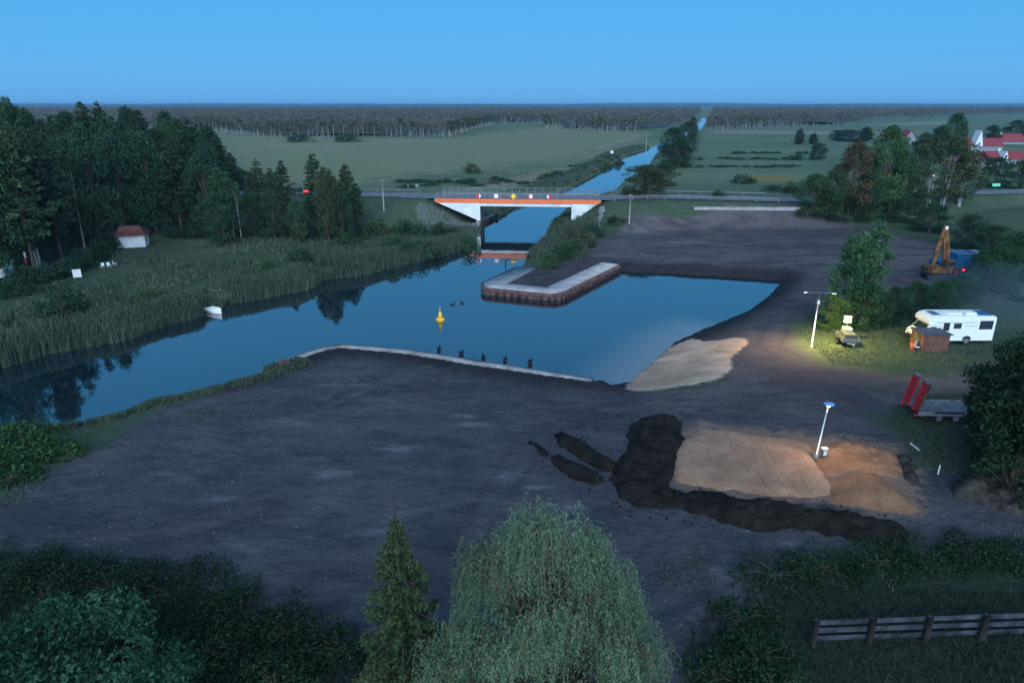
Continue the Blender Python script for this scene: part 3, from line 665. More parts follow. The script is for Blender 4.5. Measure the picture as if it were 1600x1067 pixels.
t = thing('landing_stage', 'small dark landing stage with pale poles behind the white boat', 'jetty', (q.x, q.y, ZW), .3)
MB().box(-1.1, -.5, .35, 1.1, 1.8, .45).build('deck', M['wood'], t)
for x, y, h_ in ((-1.0, -.45, 1.2), (.1, -.45, 1.3), (.9, -.45, 1.0), (1.0, 1.6, 1.5), (.3, 1.7, 1.6), (-1.0, 1.7, 1.7)): MB().tube([(x, y, -.8), (x + .05, y, h_)], .05, 6).build('pole', M['galv'], t)
for a_ in ([(-.9, -.45, .9), (0, -.45, .55), (.9, -.45, 1.0)], [(.1, -.45, 1.2), (.9, -.45, .55)], [(-1, 1.7, 1.3), (1, 1.6, 1.25)]): MB().tube(a_, .035, 6).build('handrail', M['galv'], t)

# ------------------------------------------------------------------ heaps
def mound(name, px, hmax, edge, m, label, cat, res=.28, rough=.25, z=0.0, lumps=0, crest=None, sink=.1, group=None, flat=False):
    P = GP(px, z + hmax * .35); x0, y0 = P.min(0) - 1; x1, y1 = P.max(0) + 1
    xs = np.arange(x0, x1, res); ys = np.arange(y0, y1, res); Yq, Xq = np.meshgrid(ys, xs, indexing='ij'); Q = np.stack([Xq.ravel(), Yq.ravel()], 1)
    s = sdist(Q, P) + .28 * vnoise(Q, 1.6, 8) + .2 * vnoise(Q, .6, 9) + .12
    pr_ = np.sin(np.clip(s / edge, 0, 1) * math.pi / 2) ** (1.0 if not flat else .5)
    hh_, _ = heights(Q)
    zz = hh_ - sink + (hmax + sink) * pr_ * (1 + .35 * vnoise(Q, 3.1, 6)) + rough * pr_ * (vnoise(Q, .9, 7) * .6 + vnoise(Q, .38, 5) * .5 + vnoise(Q, .19, 15) * .35)
    zz = np.where(s < -.1, hh_ - sink - .2, zz)
    i2 = (np.arange(len(ys) - 1)[:, None] * len(xs) + np.arange(len(xs) - 1)[None]).ravel()
    Fq = np.stack([i2, i2 + 1, i2 + len(xs) + 1, i2 + len(xs)], 1); Fq = Fq[(s[Fq].max(1) > -.2)]
    c = P.mean(0); o = link(name, mesh_np(name, np.column_stack([Q - c, zz]), Fq, [m], smooth=True)); o.location = (c[0], c[1], 0)
    return tag(o, label, cat, group)
def earth_mat(name, a, b_, scale=1.0, bs_=.9, crack=False):
    m = bpy.data.materials.new(name); nt, bs = nodes(m); tc = N(nt, 'ShaderNodeTexCoord'); ob = tc.outputs['Object']
    f1 = noi(nt, .5 * scale, 6, .65, ob, .4); f2 = noi(nt, 3.5 * scale, 5, .7, ob)
    c = mixc(nt, rmp(nt, f1, .32, .68), a, b_); c = mixc(nt, mth(nt, 'MULTIPLY', rmp(nt, f2, .5, .72), .4), c, tuple(x * .5 for x in a))
    h = mth(nt, 'ADD', f1, mth(nt, 'MULTIPLY', f2, .5))
    if crack:
        mp = N(nt, 'ShaderNodeMapping'); nt.links.new(ob, mp.inputs[0]); mp.inputs['Scale'].default_value = (.42, .10, 1); mp.inputs['Rotation'].default_value = (0, 0, .15)
        wv = noi(nt, .9, 3, .5, mp.outputs[0], .6); ln = mth(nt, 'ABSOLUTE', mth(nt, 'SUBTRACT', wv, .5))
        k = rmp(nt, ln, .0, .02, 1, 0); c = mixc(nt, mth(nt, 'MULTIPLY', k, .14), c, tuple(x * .6 for x in a)); h = mth(nt, 'SUBTRACT', h, mth(nt, 'MULTIPLY', k, .25))
    nt.links.new(c, bs.inputs['Base Color']); bs.inputs['Roughness'].default_value = .95; bs.inputs['Specular IOR Level'].default_value = .1
    bump(nt, bs, h, .9, .18 * bs_); return m
black = earth_mat('black_topsoil', (.010, .009, .008), (.028, .024, .020), 1.6, 1.6)
sandm = earth_mat('pale_sand', (.275, .160, .102), (.385, .230, .150), 1, .7, crack=True)
sando = earth_mat('orange_sand', (.22, .115, .065), (.32, .17, .095), 1.4, 1)
rubble = earth_mat('mixed_rubble', (.025, .022, .02), (.09, .08, .07), 3, 1.5)
mound('sand_heap', [(1060, 752), (1056, 705), (1092, 668), (1180, 678), (1262, 690), (1276, 730), (1298, 760), (1300, 778), (1180, 772)], .24, .9, sandm, 'broad pale sand heap with cracked surface left of the blue lamp post', 'heap', flat=True, rough=.06)
mound('sand_heap', [(1262, 700), (1300, 688), (1350, 690), (1400, 705), (1420, 735), (1405, 750), (1330, 738), (1296, 752), (1278, 730)], .32, 1.6, sando, 'rough orange sand heap at the foot of the blue lamp post', 'heap', rough=.3)
mound('sand_heap', [(1290, 750), (1330, 738), (1370, 736), (1410, 760), (1430, 798), (1405, 806), (1290, 784)], .42, 1.8, sando, 'smooth brown sand heap nearest the right end of the black topsoil', 'heap', rough=.1)
mound('rubble_heap', [(1400, 705), (1418, 702), (1432, 745), (1425, 760), (1408, 735)], .35, .8, rubble, 'low pale rubble strip on the right edge of the sand', 'heap', rough=.3)
mound('topsoil_heap', [(1000, 648), (1038, 643), (1072, 656), (1068, 690), (1048, 742), (1052, 758), (1180, 775), (1290, 792), (1395, 808), (1425, 832), (1420, 850), (1380, 852), (1280, 830), (1180, 824), (1100, 806), (1040, 796), (965, 775), (946, 745), (975, 705), (985, 662)],
      .5, 1.5, black, 'long black topsoil heap curving round the sand', 'heap', rough=.32, res=.16)
mound('topsoil_ridge', [(864, 673), (886, 678), (920, 700), (965, 724), (958, 738), (900, 712), (872, 690)], .36, .8, black, 'short black soil ridge upper left of the big heap', 'heap', rough=.3)
mound('topsoil_ridge', [(820, 680), (850, 700), (885, 712), (950, 742), (945, 760), (890, 742), (856, 718)], .38, .9, black, 'longer black soil ridge lower left of the big heap', 'heap', rough=.3)
mound('debris_heap', [(1478, 755), (1500, 742), (1540, 745), (1620, 780), (1640, 815), (1560, 795), (1490, 775)], .45, 1.2, rubble, 'heap of roots and rubble below the dark tree on the right', 'heap', rough=.6)
# dark earth fill of the pier
cpoly = core; x0, y0 = cpoly.min(0); x1, y1 = cpoly.max(0)
xs = np.arange(x0, x1, .5); ys = np.arange(y0, y1, .5); Yq, Xq = np.meshgrid(ys, xs, indexing='ij'); Q = np.stack([Xq.ravel(), Yq.ravel()], 1); s = sdist(Q, cpoly)
hh_, _ = heights(Q); zz = np.maximum(hh_ + .03, PZ - .02 + 0 * hh_) + .02 * vnoise(Q, 1.2, 3)
i2 = (np.arange(len(ys) - 1)[:, None] * len(xs) + np.arange(len(xs) - 1)[None]).ravel(); Fq = np.stack([i2, i2 + 1, i2 + len(xs) + 1, i2 + len(xs)], 1); Fq = Fq[s[Fq].max(1) > -.3]
fillm = earth_mat('dark_pier_fill', (.048, .042, .047), (.085, .074, .078), 1, .6)
tag(link('pier_fill', mesh_np('pier_fill', np.column_stack([Q, zz]), Fq, [fillm], smooth=True)), kind='structure')

# ------------------------------------------------------------------ white hut on the left
q = G(228, 386, 0); W_, D_, Hh = 4.2, 3.0, 2.1
rzh = math.radians(18)
hut = thing('garden_hut', 'small white hut with maroon tent-shaped roof at the forest edge', 'hut', (q.x, q.y, 0), rzh)
MB().box(-W_, 0, 0, 0, D_, Hh, bev=.02).build('wall', M['offwhite'], hut)
b = MB(); o_ = .55; e = [(-W_ - o_, -o_, Hh - .12), (o_, -o_, Hh - .12), (o_, D_ + o_, Hh - .12), (-W_ - o_, D_ + o_, Hh - .12)]
mid = [(-W_ + .25, .55, Hh + .55), (-.25, .55, Hh + .55), (-.25, D_ - .55, Hh + .55), (-W_ + .25, D_ - .55, Hh + .55)]
top = [(-W_ + .65, D_ / 2 - .35, Hh + 1.25), (-.65, D_ / 2 - .35, Hh + 1.25), (-.65, D_ / 2 + .35, Hh + 1.25), (-W_ + .65, D_ / 2 + .35, Hh + 1.25)]
b.add(e + mid + top, [(0, 1, 5, 4), (1, 2, 6, 5), (2, 3, 7, 6), (3, 0, 4, 7), (4, 5, 9, 8), (5, 6, 10, 9), (6, 7, 11, 10), (7, 4, 8, 11), (8, 9, 10, 11), (3, 2, 1, 0)]); b.build('roof', M['maroon'], hut)
f_ = MB().box(.003, .25, .75, .06, 1.15, 1.85).build('window', M['white'], hut); MB().box(.062, .33, .83, .075, 1.07, 1.77).build('pane', M['glass'], f_)
MB().box(.003, D_ - .25, 0, .08, D_ - .05, Hh).build('corner_post', M['white'], hut)
d_ = MB().box(.003, 1.5, 0, .05, 2.4, 1.9).build('door', M['offwhite'], hut); MB().box(.052, 1.58, .95, .09, 1.64, 1.1).build('handle', M['darkmetal'], d_)

# ------------------------------------------------------------------ motorhome
q = G(1550, 540, 0); Lm = 7.0; Wm = 2.2
mh = thing('motorhome', 'white motorhome with overcab bed parked behind the brown shed', 'motorhome', (q.x - Lm, q.y, hz(q.x - 3, q.y)), math.radians(1.5))
body = [(1.75, .42), (Lm, .42), (Lm, 2.65), (Lm - .15, 2.84), (3.2, 2.90), (1.3, 2.92), (.75, 2.82), (.42, 2.55), (.40, 2.22), (.62, 2.02), (1.75, 1.95)]
MB().prism(body, 0, Wm).build('body', M['white'], mh)
cabp = [(-.25, .42), (1.748, .42), (1.748, 1.945), (.72, 1.99), (.18, 1.35), (-.15, 1.18), (-.32, .95), (-.32, .55)]
MB().prism(cabp, .10, Wm - .10).build('cab', M['white'], mh)
b = MB(); b.add([(.20, .22, 1.40), (.20, Wm - .22, 1.40), (.68, Wm - .22, 1.94), (.68, .22, 1.94)], [(0, 1, 2, 3)])
b.v = [(x - .02, y, z + .02) for x, y, z in b.v]; b.build('windscreen', M['glass'], mh)
MB().prism([(.45, 1.25), (1.35, 1.25), (1.35, 1.82), (.80, 1.82)], .075, .098).build('cab_window', M['glass'], mh)
MB().box(-.335, .35, .62, -.30, 1.85, .78).build('grille', M['dark'], mh)
for yy in (.22, 1.75): MB().box(-.30, yy, .85, -.19, yy + .26, 1.05, bev=.03).build('headlight', M['galv'], mh)
for x0_, x1_, z0_, z1_ in ((1.95, 2.55, 1.45, 2.25), (2.95, 3.70, 1.65, 2.18), (5.45, 6.75, 1.55, 2.42)):
    f_ = MB().box(x0_, -.03, z0_, x1_, -.002, z1_, bev=.012).build('window', M['darkmetal'], mh)
    MB().box(x0_ + .06, -.042, z0_ + .06, x1_ - .06, -.031, z1_ - .06).build('pane', M['glass'], f_)
for x, yy in ((.55, .0), (.55, Wm - .22), (4.45, .0), (4.45, Wm - .22)):
    w_ = MB().wheel(x, yy - .04, .40, .40, .24, n=22).build('tyre', M['dark'], mh); MB().disc(x, yy - .05, .40, .22, .2, n=14).build('rim', M['galv'], w_)
ar = MB(); n = 14; P_ = [(4.45 + .52 * math.cos(math.pi * k / n), .40 + .52 * math.sin(math.pi * k / n)) for k in range(n + 1)]
ar.add([(x, -.012, z) for x, z in P_], [tuple(range(n + 1))[::-1]]); ar.build('wheel_arch', M['dark'], mh)
MB().box(1.8, -.02, .44, 6.95, -.002, .60).build('skirt', M['white'], mh)
b = MB(); b.box(1.2, -.035, 2.24, 5.2, -.003, 2.27); b.box(4.0, -.03, 1.88, 5.3, -.003, 1.91); b.build('side_stripe', M['galv'], mh)
MB().box(1.05, .45, 2.91, 1.75, 1.7, 2.96, bev=.02).build('roof_hatch', M['glass'], mh)
MB().box(2.5, .5, 2.90, 3.9, 1.6, 3.06, bev=.05).build('roof_hatch', M['white'], mh)
MB().box(4.2, .4, 2.87, 5.3, 1.5, 3.10, bev=.08).build('air_conditioner', M['white'], mh)
MB().box(5.5, .3, 2.86, 6.7, 1.9, 2.90).build('solar_panel', M['bluepaint'], mh)
b = MB()
for yy in (.5, 1.6):
    b.tube([(Lm + .02, yy, .95), (Lm + .40, yy, .95), (Lm + .40, yy, 1.9), (Lm + .02, yy, 2.1)], .025, 6)
b.tube([(Lm + .40, .4, 1.3), (Lm + .40, 1.7, 1.3)], .025, 6); b.build('cycle_rack', M['galv'], mh)
b = MB(); b.box(-.42, .15, .42, -.1, Wm - .15, .62, bev=.05); b.build('bumper', M['darkmetal'], mh)
MB().box(.35, -.22, 1.45, .42, .06, 1.72, bev=.02).build('mirror', M['dark'], mh)

# brown shed
q = G(1480, 550, 0)
shd = thing('garden_shed', 'brown boarded shed with dark felt roof in front of the motorhome', 'shed', (q.x, q.y, hz(q.x, q.y) - .03), math.radians(2))
MB().box(-2.55, 0, 0, 0, 1.9, 1.70, bev=.02).build('wall', M['brownwood'], shd)
MB().prism([(-2.72, 1.72), (.18, 1.66), (.18, 1.74), (-2.72, 1.86)], -.14, 1.95).build('roof', M['roofdark'], shd)
b = MB()
for k in range(1, 17): b.box(-2.55 + k * .15, -.012, .02, -2.53 + k * .15, -.001, 1.66)
b.build('board_strip', M['brownwood'], shd)
d_ = MB().box(-2.60, .5, .05, -2.552, 1.3, 1.55).build('door', M['wood'], shd); MB().box(-2.64, .58, .8, -2.602, .64, .95).build('handle', M['galv'], d_)
q = G(1425, 547, 0); t = thing('fuel_drum', 'orange red drum standing left of the brown shed', 'drum', (q.x, q.y, hz(q.x, q.y)))
b = MB(); b.lathe([(.20, 0), (.22, .03), (.22, .33), (.235, .35), (.22, .37), (.22, .66), (.20, .70)], 16); b.build('drum_body', M['orangeplastic'], t); MB().lathe([(.03, .70), (.03, .74)], 8, c=(.1, 0)).build('cap', M['dark'], t)
q = G(1432, 549, 0); t = thing('folding_chair', 'small pale folding chair beside the orange drum', 'chair', (q.x, q.y, hz(q.x, q.y)), .7)
MB().box(-.22, -.2, .42, .22, .2, .45).build('seat', M['offwhite'], t); MB().box(-.22, .2, .5, .22, .23, .95).build('backrest', M['offwhite'], t)
for x in (-.2, .2):
    for yy in (-.18, .2): MB().tube([(x, yy, 0), (x, -yy * .2 + yy, .42 if yy < 0 else .95)], .015, 6).build('leg', M['galv'], t)

# ------------------------------------------------------------------ small loaded trailer on the lit grass
q = G(1330, 543, 0)
ct = thing('box_trailer', 'small grey trailer with a pale raised box on the lamplit grass', 'trailer', (q.x, q.y, hz(q.x, q.y)), math.radians(-6))
MB().box(-.75, .1, .5, .75, 2.5, .6).build('floor', M['greywood'], ct)
for nm, a in (('side_panel', (-.78, .1, .5, -.74, 2.5, .95)), ('side_panel', (.74, .1, .5, .78, 2.5, .95)), ('front_panel', (-.74, .1, .5, .74, .14, .92)), ('rear_panel', (-.74, 2.46, .5, .74, 2.5, .95))): MB().box(*a).build(nm, M['galv'], ct)
MB().prism([(-.45, .46), (.45, .46), (.08, .30), (-.08, .30)], -.05, .095).build('hitch_plate', M['galv'], ct)
MB().tube([(0, .1, .45), (0, -.75, .42)], .05, 8).build('drawbar', M['galv'], ct)
for x in (-.98, .80):
    w_ = MB(); w_.M = Matrix.Translation((x, 1.3, 0)) @ Matrix.Rotation(math.pi / 2, 4, 'Z'); w_.wheel(0, -.18, .32, .32, .18); o = w_.build('wheel', M['dark'], ct)
    r_ = MB(); r_.M = w_.M; r_.disc(0, -.15, .32, .19, .12); r_.build('rim', M['galv'], o)
for x in (-1.02, .76): MB().box(x, .9, .68, x + .26, 1.7, .72, bev=.02).build('mudguard', M['darkmetal'], ct)
M['darkwood2'] = mat('grey_machine_paint', (.09, .10, .11), .6)
gn = thing('generator', 'grey machine with pale green lid on the small trailer', 'generator', (q.x, q.y, hz(q.x, q.y) + .6), math.radians(-6))
MB().box(-.55, .5, 0, .55, 2.0, .65, bev=.06).build('housing', M['darkwood2'], gn)
MB().box(-.42, 1.3, .66, .42, 2.1, 1.0, bev=.08).build('lid', mat('pale_green_paint', (.26, .36, .34), .5), gn)
b = MB()
for k in range(5): b.box(-.42 + k * .2, .47, .12, -.34 + k * .2, .495, .55)
b.build('vent', M['dark'], gn)
MB().tube([(0, 1.9, 1.0), (0, 1.9, 1.4)], .05, 8).build('mast', M['galv'], gn)
MB().box(-.34, 1.82, 1.38, .34, 2.0, 2.05, bev=.02).build('lamp_panel', M['white'], gn)

# ------------------------------------------------------------------ lamp posts
q = G(1268, 541, 0); zt = zat(456, q.y)
lp = thing('lamp_post', 'tall thin white lamp post with a T-shaped crossbar beside the lit bush', 'lamp post', (q.x, q.y, hz(q.x, q.y)))
MB().tube([(0, 0, 0), (0, 0, zt * .55), (.02, 0, zt * .8)], [.075, .06, .055], 10).build('pole', M['white'], lp)
MB().tube([(.02, 0, zt * .8), (.03, 0, zt + .35)], [.04, .035], 8).build('upper_pole', M['galv'], lp)
MB().box(-.09, -.09, zt * .79, .13, .09, zt * .86, bev=.02).build('junction_box', M['white'], lp)
MB().box(-.16, -.16, -.05, .16, .16, .05, bev=.02).build('base', M['galv'], lp)
cb = MB(); cb.tube([(-1.25, -.1, zt + .07), (.03, 0, zt)], .04, 8); cb.tube([(.03, 0, zt), (1.3, .1, zt - .05)], .04, 8); cb.build('crossbar', M['galv'], lp)
for x, z_ in ((-1.3, zt + .06), (1.35, zt - .07)):
    hd = MB().box(x - .22, -.12, z_ - .02, x + .22, .12, z_ + .08, bev=.03).build('lamp_head', M['galv'], lp)
    MB().box(x - .17, -.09, z_ - .04, x + .17, .09, z_ - .022).build('lens', M['lampon'], hd)
def spot(name, loc, energy, col, ang, blend=.8, rad=.12, tgt=None):
    ld = bpy.data.lights.new(name, 'SPOT'); ld.energy = energy; ld.color = col; ld.spot_size = R(ang); ld.spot_blend = blend; ld.shadow_soft_size = rad
    o = bpy.data.objects.new(name, ld); COL.objects.link(o); o.location = loc
    if tgt is not None: o.rotation_euler = (Vector(tgt) - Vector(loc)).to_track_quat('-Z', 'Y').to_euler()
    return o
spot('lamp_light', (q.x + 1.35, q.y + .1, zt - .2), 8200, (1, .78, .20), 146, 1, tgt=(q.x + 3.8, q.y - .3, 0))
spot('lamp_light', (q.x - 1.3, q.y - .1, zt - .1), 4200, (1, .70, .40), 135, 1, tgt=(q.x - 3.2, q.y - .8, 0))

q = G(1275, 710, .5); hz_ = .5; zt = zat(632, q.y)
l2 = thing('lamp_post', 'short slightly leaning lamp post with a round blue lamp head in the sand', 'lamp post', (q.x, q.y, hz_ - .3))
dx = (1283 - 1275) * mpp(q.y, zt); Lp = zt - hz_ + .3
MB().tube([(0, 0, -.2), (dx * .9, .05, Lp - .1)], [.05, .04], 10).build('pole', M['white'], l2)
h_ = MB(); h_.lathe([(.10, Lp - .12), (.30, Lp - .02), (.34, Lp + .02), (.32, Lp + .06), (.12, Lp + .10)], 20, c=(dx, .05)); hd = h_.build('lamp_head', M['lampblue'], l2)
MB().lathe([(.11, Lp - .16), (.11, Lp - .125)], 14, c=(dx, .05)).build('lens', M['lampcool'], hd)
MB().lathe([(.16, -.1), (.16, .32)], 12).build('base', M['galv'], l2)
pl_ = bpy.data.lights.new('lamp_light', 'SPOT'); pl_.energy = 480; pl_.color = (1, .74, .48); pl_.spot_size = R(160); pl_.spot_blend = 1; pl_.shadow_soft_size = .1
o = bpy.data.objects.new('lamp_light', pl_); COL.objects.link(o); o.location = (q.x + dx, q.y - .12, zt - .25)
q = G(1287, 710, .4); t = thing('electric_box', 'small white electric box beside the short lamp post', 'electric box', (q.x, q.y, .3), .2)
MB().box(-.17, -.12, 0, .17, .12, .50, bev=.02).build('box_body', M['galv'], t); MB().box(-.2, -.15, .50, .2, .15, .6, bev=.02).build('lid', M['white'], t); MB().box(-.12, -.127, .1, .12, -.121, .42).build('door', M['offwhite'], t)
q = G(1436, 705, 0); t = tag(MB().tube([(0, 0, .05), (-.12, .9, .12)], .05, 6).build('marker_pole', M['white']), 'white marker pole lying on the grass, farther of the two', 'pole', 'white poles on the grass'); t.location = (q.x, q.y, hz(q.x, q.y))
q = G(1465, 742, 0); t = tag(MB().tube([(0, 0, -.1), (.02, 0, .65)], .04, 6).build('marker_pole', M['white']), 'white marker pole standing in the grass near the debris heap', 'pole', 'white poles on the grass'); t.location = (q.x, q.y, hz(q.x, q.y))

# ------------------------------------------------------------------ platform trailer with raised red ramps
q = G(1432, 660, 0); LT = 4.3
pt = thing('platform_trailer', 'twin axle platform trailer with raised red loading ramps', 'trailer', (q.x, q.y, hz(q.x, q.y)), math.radians(-2))
MB().box(.1, 0, .72, LT, 2.35, .86, bev=.02).build('deck', M['greywood'], pt)
b = MB(); b.box(.0, -.04, .58, LT, .06, .84); b.box(0, 2.29, .58, LT, 2.39, .84); b.box(.3, 1.05, .5, LT, 1.3, .715); b.build('chassis', M['greywall'], pt)
for x in (1.55, 2.75):
    for yy in (-.02, 2.15):
        w_ = MB().wheel(x, yy, .36, .36, .22, n=20).build('wheel', M['dark'], pt); MB().disc(x, yy + .02 if yy > 1 else yy - .01, .36, .21, .2).build('rim', M['galv'], w_)
MB().box(1.1, -.06, .76, 3.2, -.042, .92).build('mudguard', M['darkmetal'], pt)
MB().tube([(LT, 1.17, .6), (LT + 1.3, 1.17, .55)], .07, 8).build('drawbar', M['darkmetal'], pt)
for k, yy in enumerate((.05, 1.45)):
    rp = MB(); rp.M = Matrix.Translation((.0, yy, .72)) @ Matrix.Rotation(math.radians(12), 4, 'Y')
    rp.box(-.10, 0, 0, .02, .08, 2.35); rp.box(-.10, .72, 0, .02, .80, 2.35)
    for j in range(11): rp.box(-.06, .081, .12 + j * .2, -.02, .719, .20 + j * .2)
    rp.box(-.03, .10, .1, -.01, .70, 2.2)
    o = rp.build('ramp', M['redpaint'], pt)
    if k == 0:
        s_ = MB(); s_.M = rp.M; s_.box(-.10, -.02, .1, .02, -.002, 2.33); s_.build('edge_stripe', M['orangepaint'], o)
    t_ = MB(); t_.M = rp.M; t_.box(-.16, -.02, 2.36, .14, .82, 2.44); t_.build('ramp_lip', M['galv'], o)
for yy in (.1, 2.1): MB().box(-.14, yy, .45, -.02, yy + .25, .6, bev=.02).build('rear_lamp', M['signred'], pt)

# ------------------------------------------------------------------ excavator
q = G(1466, 437, 0)
ex = thing('excavator', 'orange excavator with its boom raised standing on the dark field', 'excavator', (q.x, q.y, hz(q.x, q.y)), math.radians(-8))
for yy in (-1.15, .65):
    b = MB(); n = 20; P_ = []
    for k in range(n + 1): a = -math.pi / 2 + math.pi * k / n; P_.append((1.45 + .42 * math.cos(a), .42 + .42 * math.sin(a)))
    for k in range(n + 1): a = math.pi / 2 + math.pi * k / n; P_.append((-1.45 + .42 * math.cos(a), .42 + .42 * math.sin(a)))
    b.prism(P_[::-1], yy, yy + .5); b.build('track', M['darkmetal'], ex)
MB().lathe([(.7, .75), (.7, 1.0)], 18).build('turntable', M['darkmetal'], ex)
hs = MB(); hs.prism([(-2.0, 1.0), (1.0, 1.0), (1.0, 1.45), (.1, 1.75), (-1.6, 1.85), (-2.0, 1.7)], -1.05, 1.05); hs.build('engine_house', M['orangepaint'], ex)
cbn = MB().box(.15, -1.05, 1.46, 1.25, -.2, 2.75, bev=.08).build('cab', M['orangepaint'], ex)
MB().box(.3, -1.07, 1.95, 1.15, -1.052, 2.6).build('window', M['glass'], cbn); MB().box(1.252, -.98, 1.8, 1.27, -.27, 2.62).build('windscreen', M['glass'], cbn)
zt = zat(357, q.y)
def arm(pts, ws, yy0, yy1, name, m):
    n = len(pts); up = []; dn = []
    for i in range(n):
        a = Vector(pts[max(0, i - 1)]); c = Vector(pts[min(n - 1, i + 1)]); d = (c - a).normalized(); nn = Vector((-d.y, d.x)) * ws[i] / 2
        up.append((pts[i][0] + nn.x, pts[i][1] + nn.y)); dn.append((pts[i][0] - nn.x, pts[i][1] - nn.y))
    return MB().prism(up + dn[::-1], yy0, yy1).build(name, m, ex)
arm([(.55, 1.5), (.35, 3.6), (-.05, 5.4), (-.25, zt)], [.55, .85, .65, .36], -.02, .30, 'boom', M['orangepaint'])
arm([(-.35, zt + .25), (-.75, 4.6), (-1.0, 1.6)], [.40, .58, .36], -.0, .26, 'stick', M['orangepaint'])
MB().prism([(-1.1, 1.6), (-.7, 1.5), (-.75, .9), (-1.2, .55), (-1.75, .6), (-1.6, 1.2)], -.35, .6).build('bucket', M['rust'], ex)
b = MB(); b.tube([(.9, .14, 1.6), (.75, .14, 3.6)], .075, 8); b.tube([(.2, .14, 4.2), (-.1, .14, zt - .1)], .06, 8); b.build('ram', M['galv'], ex)
MB().box(-.42, -.04, zt - .3, -.06, .32, zt + .15, bev=.05).build('knuckle', M['white'], ex)

# ------------------------------------------------------------------ blue tipper truck
q = G(1478, 437, 0)
tk = thing('tipper_truck', 'blue tipper truck with dark red chassis parked behind the excavator', 'truck', (q.x, q.y + 1.5, hz(q.x, q.y + 2)), math.radians(4))
MB().box(.2, .3, .75, 6.2, 2.1, 1.0, bev=.02).build('chassis', M['maroon'], tk)
sk = MB().prism([(-.2, 1.35), (2.0, 1.20), (2.0, 2.1), (-.2, 1.95)], 0, 2.4).build('tail_body', M['bluepaint'], tk)
MB().prism([(2.02, 1.05), (4.5, 1.3), (4.5, 3.0), (2.02, 3.0)], 0, 2.4).build('tipper_body', M['bluepaint'], tk)
b = MB(); b.box(1.98, -.05, 3.0, 4.55, .10, 3.1); b.box(1.98, 2.3, 3.0, 4.55, 2.45, 3.1); b.build('top_rail', M['galv'], tk)
cb_ = MB().prism([(4.7, .8), (6.4, .8), (6.4, 1.9), (6.2, 2.9), (4.7, 3.0)], 0, 2.4).build('cab', M['bluepaint'], tk)
MB().box(5.1, -.02, 1.9, 6.0, -.002, 2.7).build('window', M['glass'], cb_); MB().box(4.75, .1, 3.02, 6.1, 2.3, 3.12, bev=.03).build('roof_spoiler', M['galv'], tk)
for x in (1.0, 2.3, 5.4):
    for yy in (.0, 2.1):
        w_ = MB().wheel(x, yy, .5, .5, .3).build('wheel', M['dark'], tk); MB().disc(x, yy + .02, .5, .3, .26).build('rim', M['redpaint'], w_)
MB().box(3.1, -.03, .75, 3.35, .0, .95).build('side_lamp', M['tail'], tk)

# ------------------------------------------------------------------ fence bottom right
M['darkwood'] = mat('dark_post_wood', (.022, .02, .018), .9, var=.4, scale=2, bmp=.5)
M['oldwood'] = mat('old_fence_boards', (.040, .046, .060), .85, var=.5, scale=1.2, bmp=.4)
q0 = G(1262, 1005, 0); q9 = G(1620, 992, 0)
fn = thing('board_fence', 'weathered three board fence between the hedge and the dark grass', 'fence', (q0.x, q0.y, 0), math.atan2(q9.y - q0.y, q9.x - q0.x))
sp = 90 / F * (q0.y * cp + H * sp_)
LF = sp * 6.2
for k, zc in enumerate((.30, .72, 1.14)):
    b = MB()
    for j in range(6): b.box(j * sp + .0, -.055 - .004 * (j % 2), zc - .12 + .01 * (j % 3), (j + 1) * sp, -.015 - .004 * (j % 2), zc + .12)
    b.build('board', M['oldwood'], fn)
for j in range(7): MB().tube([(j * sp + .1, -.2, -.3), (j * sp + .1, -.2, 1.38)], [.15, .13], 10).build('post', M['darkwood'], fn)

# ------------------------------------------------------------------ left bank odds and ends
q = G(122, 436, 0); t = thing('notice_board', 'pale square notice board at the edge of the left wood', 'sign', (q.x, q.y, 0), .35)
zb = zat(421, q.y)
MB().box(-.5, -.03, zb - 1.1, .5, .03, zb, bev=.01).build('panel', M['offwhite'], t)
for x in (-.4, .4): MB().tube([(x, .06, -.2), (x, .06, zb)], .04, 6).build('post', M['wood'], t)
for i, (px, py) in enumerate(((160, 419), (171, 418), (180, 415))):
    q = G(px, py, 0); t = thing('garden_chair', ['white garden chair near the notice board', 'white garden chair in the middle of the three by the wood', 'white garden chair nearest the hut'][i], 'chair', (q.x, q.y, 0), i * .9, 'white garden chairs by the wood'); t.scale = (.75, .75, .75)
    MB().box(-.3, -.28, .40, .3, .28, .46, bev=.02).build('seat', M['white'], t); MB().box(-.3, .26, .46, .3, .33, .95, bev=.02).build('backrest', M['white'], t)
    for x in (-.26, .26):
        for yy in (-.24, .26): MB().tube([(x, yy, 0), (x, yy, .41)], .025, 6).build('leg', M['white'], t)
q = G(44, 428, 0); zf = zat(394, q.y); t = thing('flag_pole', 'slim pole with hanging white and red flag in front of the left wood', 'flag', (q.x, q.y, 0))
MB().tube([(0, 0, 0), (0, 0, zf + .1)], .04, 6).build('pole', M['galv'], t)
fl = MB(); fl.prism([(.05, zf - .8), (.26, zf - .75), (.30, zf), (.05, zf)], -.05, .05, 0); fl.prism([(.05, zf - 1.75), (.20, zf - 1.6), (.26, zf - .76), (.05, zf - .81)], -.05, .05, 1); fl.build('flag', [M['white'], M['signred']], t)
q = G(-6, 440, 0); t = thing('caravan', 'pale blue white caravan half cut off at the left edge under the trees', 'caravan', (q.x, q.y, 0), .1)
MB().prism([(-1.9, .5), (1.2, .5), (1.35, 1.6), (1.0, 2.2), (-1.9, 2.25)], 0, 2.0).build('body', M['white'], t)
w_ = MB().box(-.4, -.03, 1.2, .7, -.002, 1.8).build('window', M['glass'], t); MB().wheel(-.2, -.02, .32, .32, .2).build('wheel', M['dark'], t)

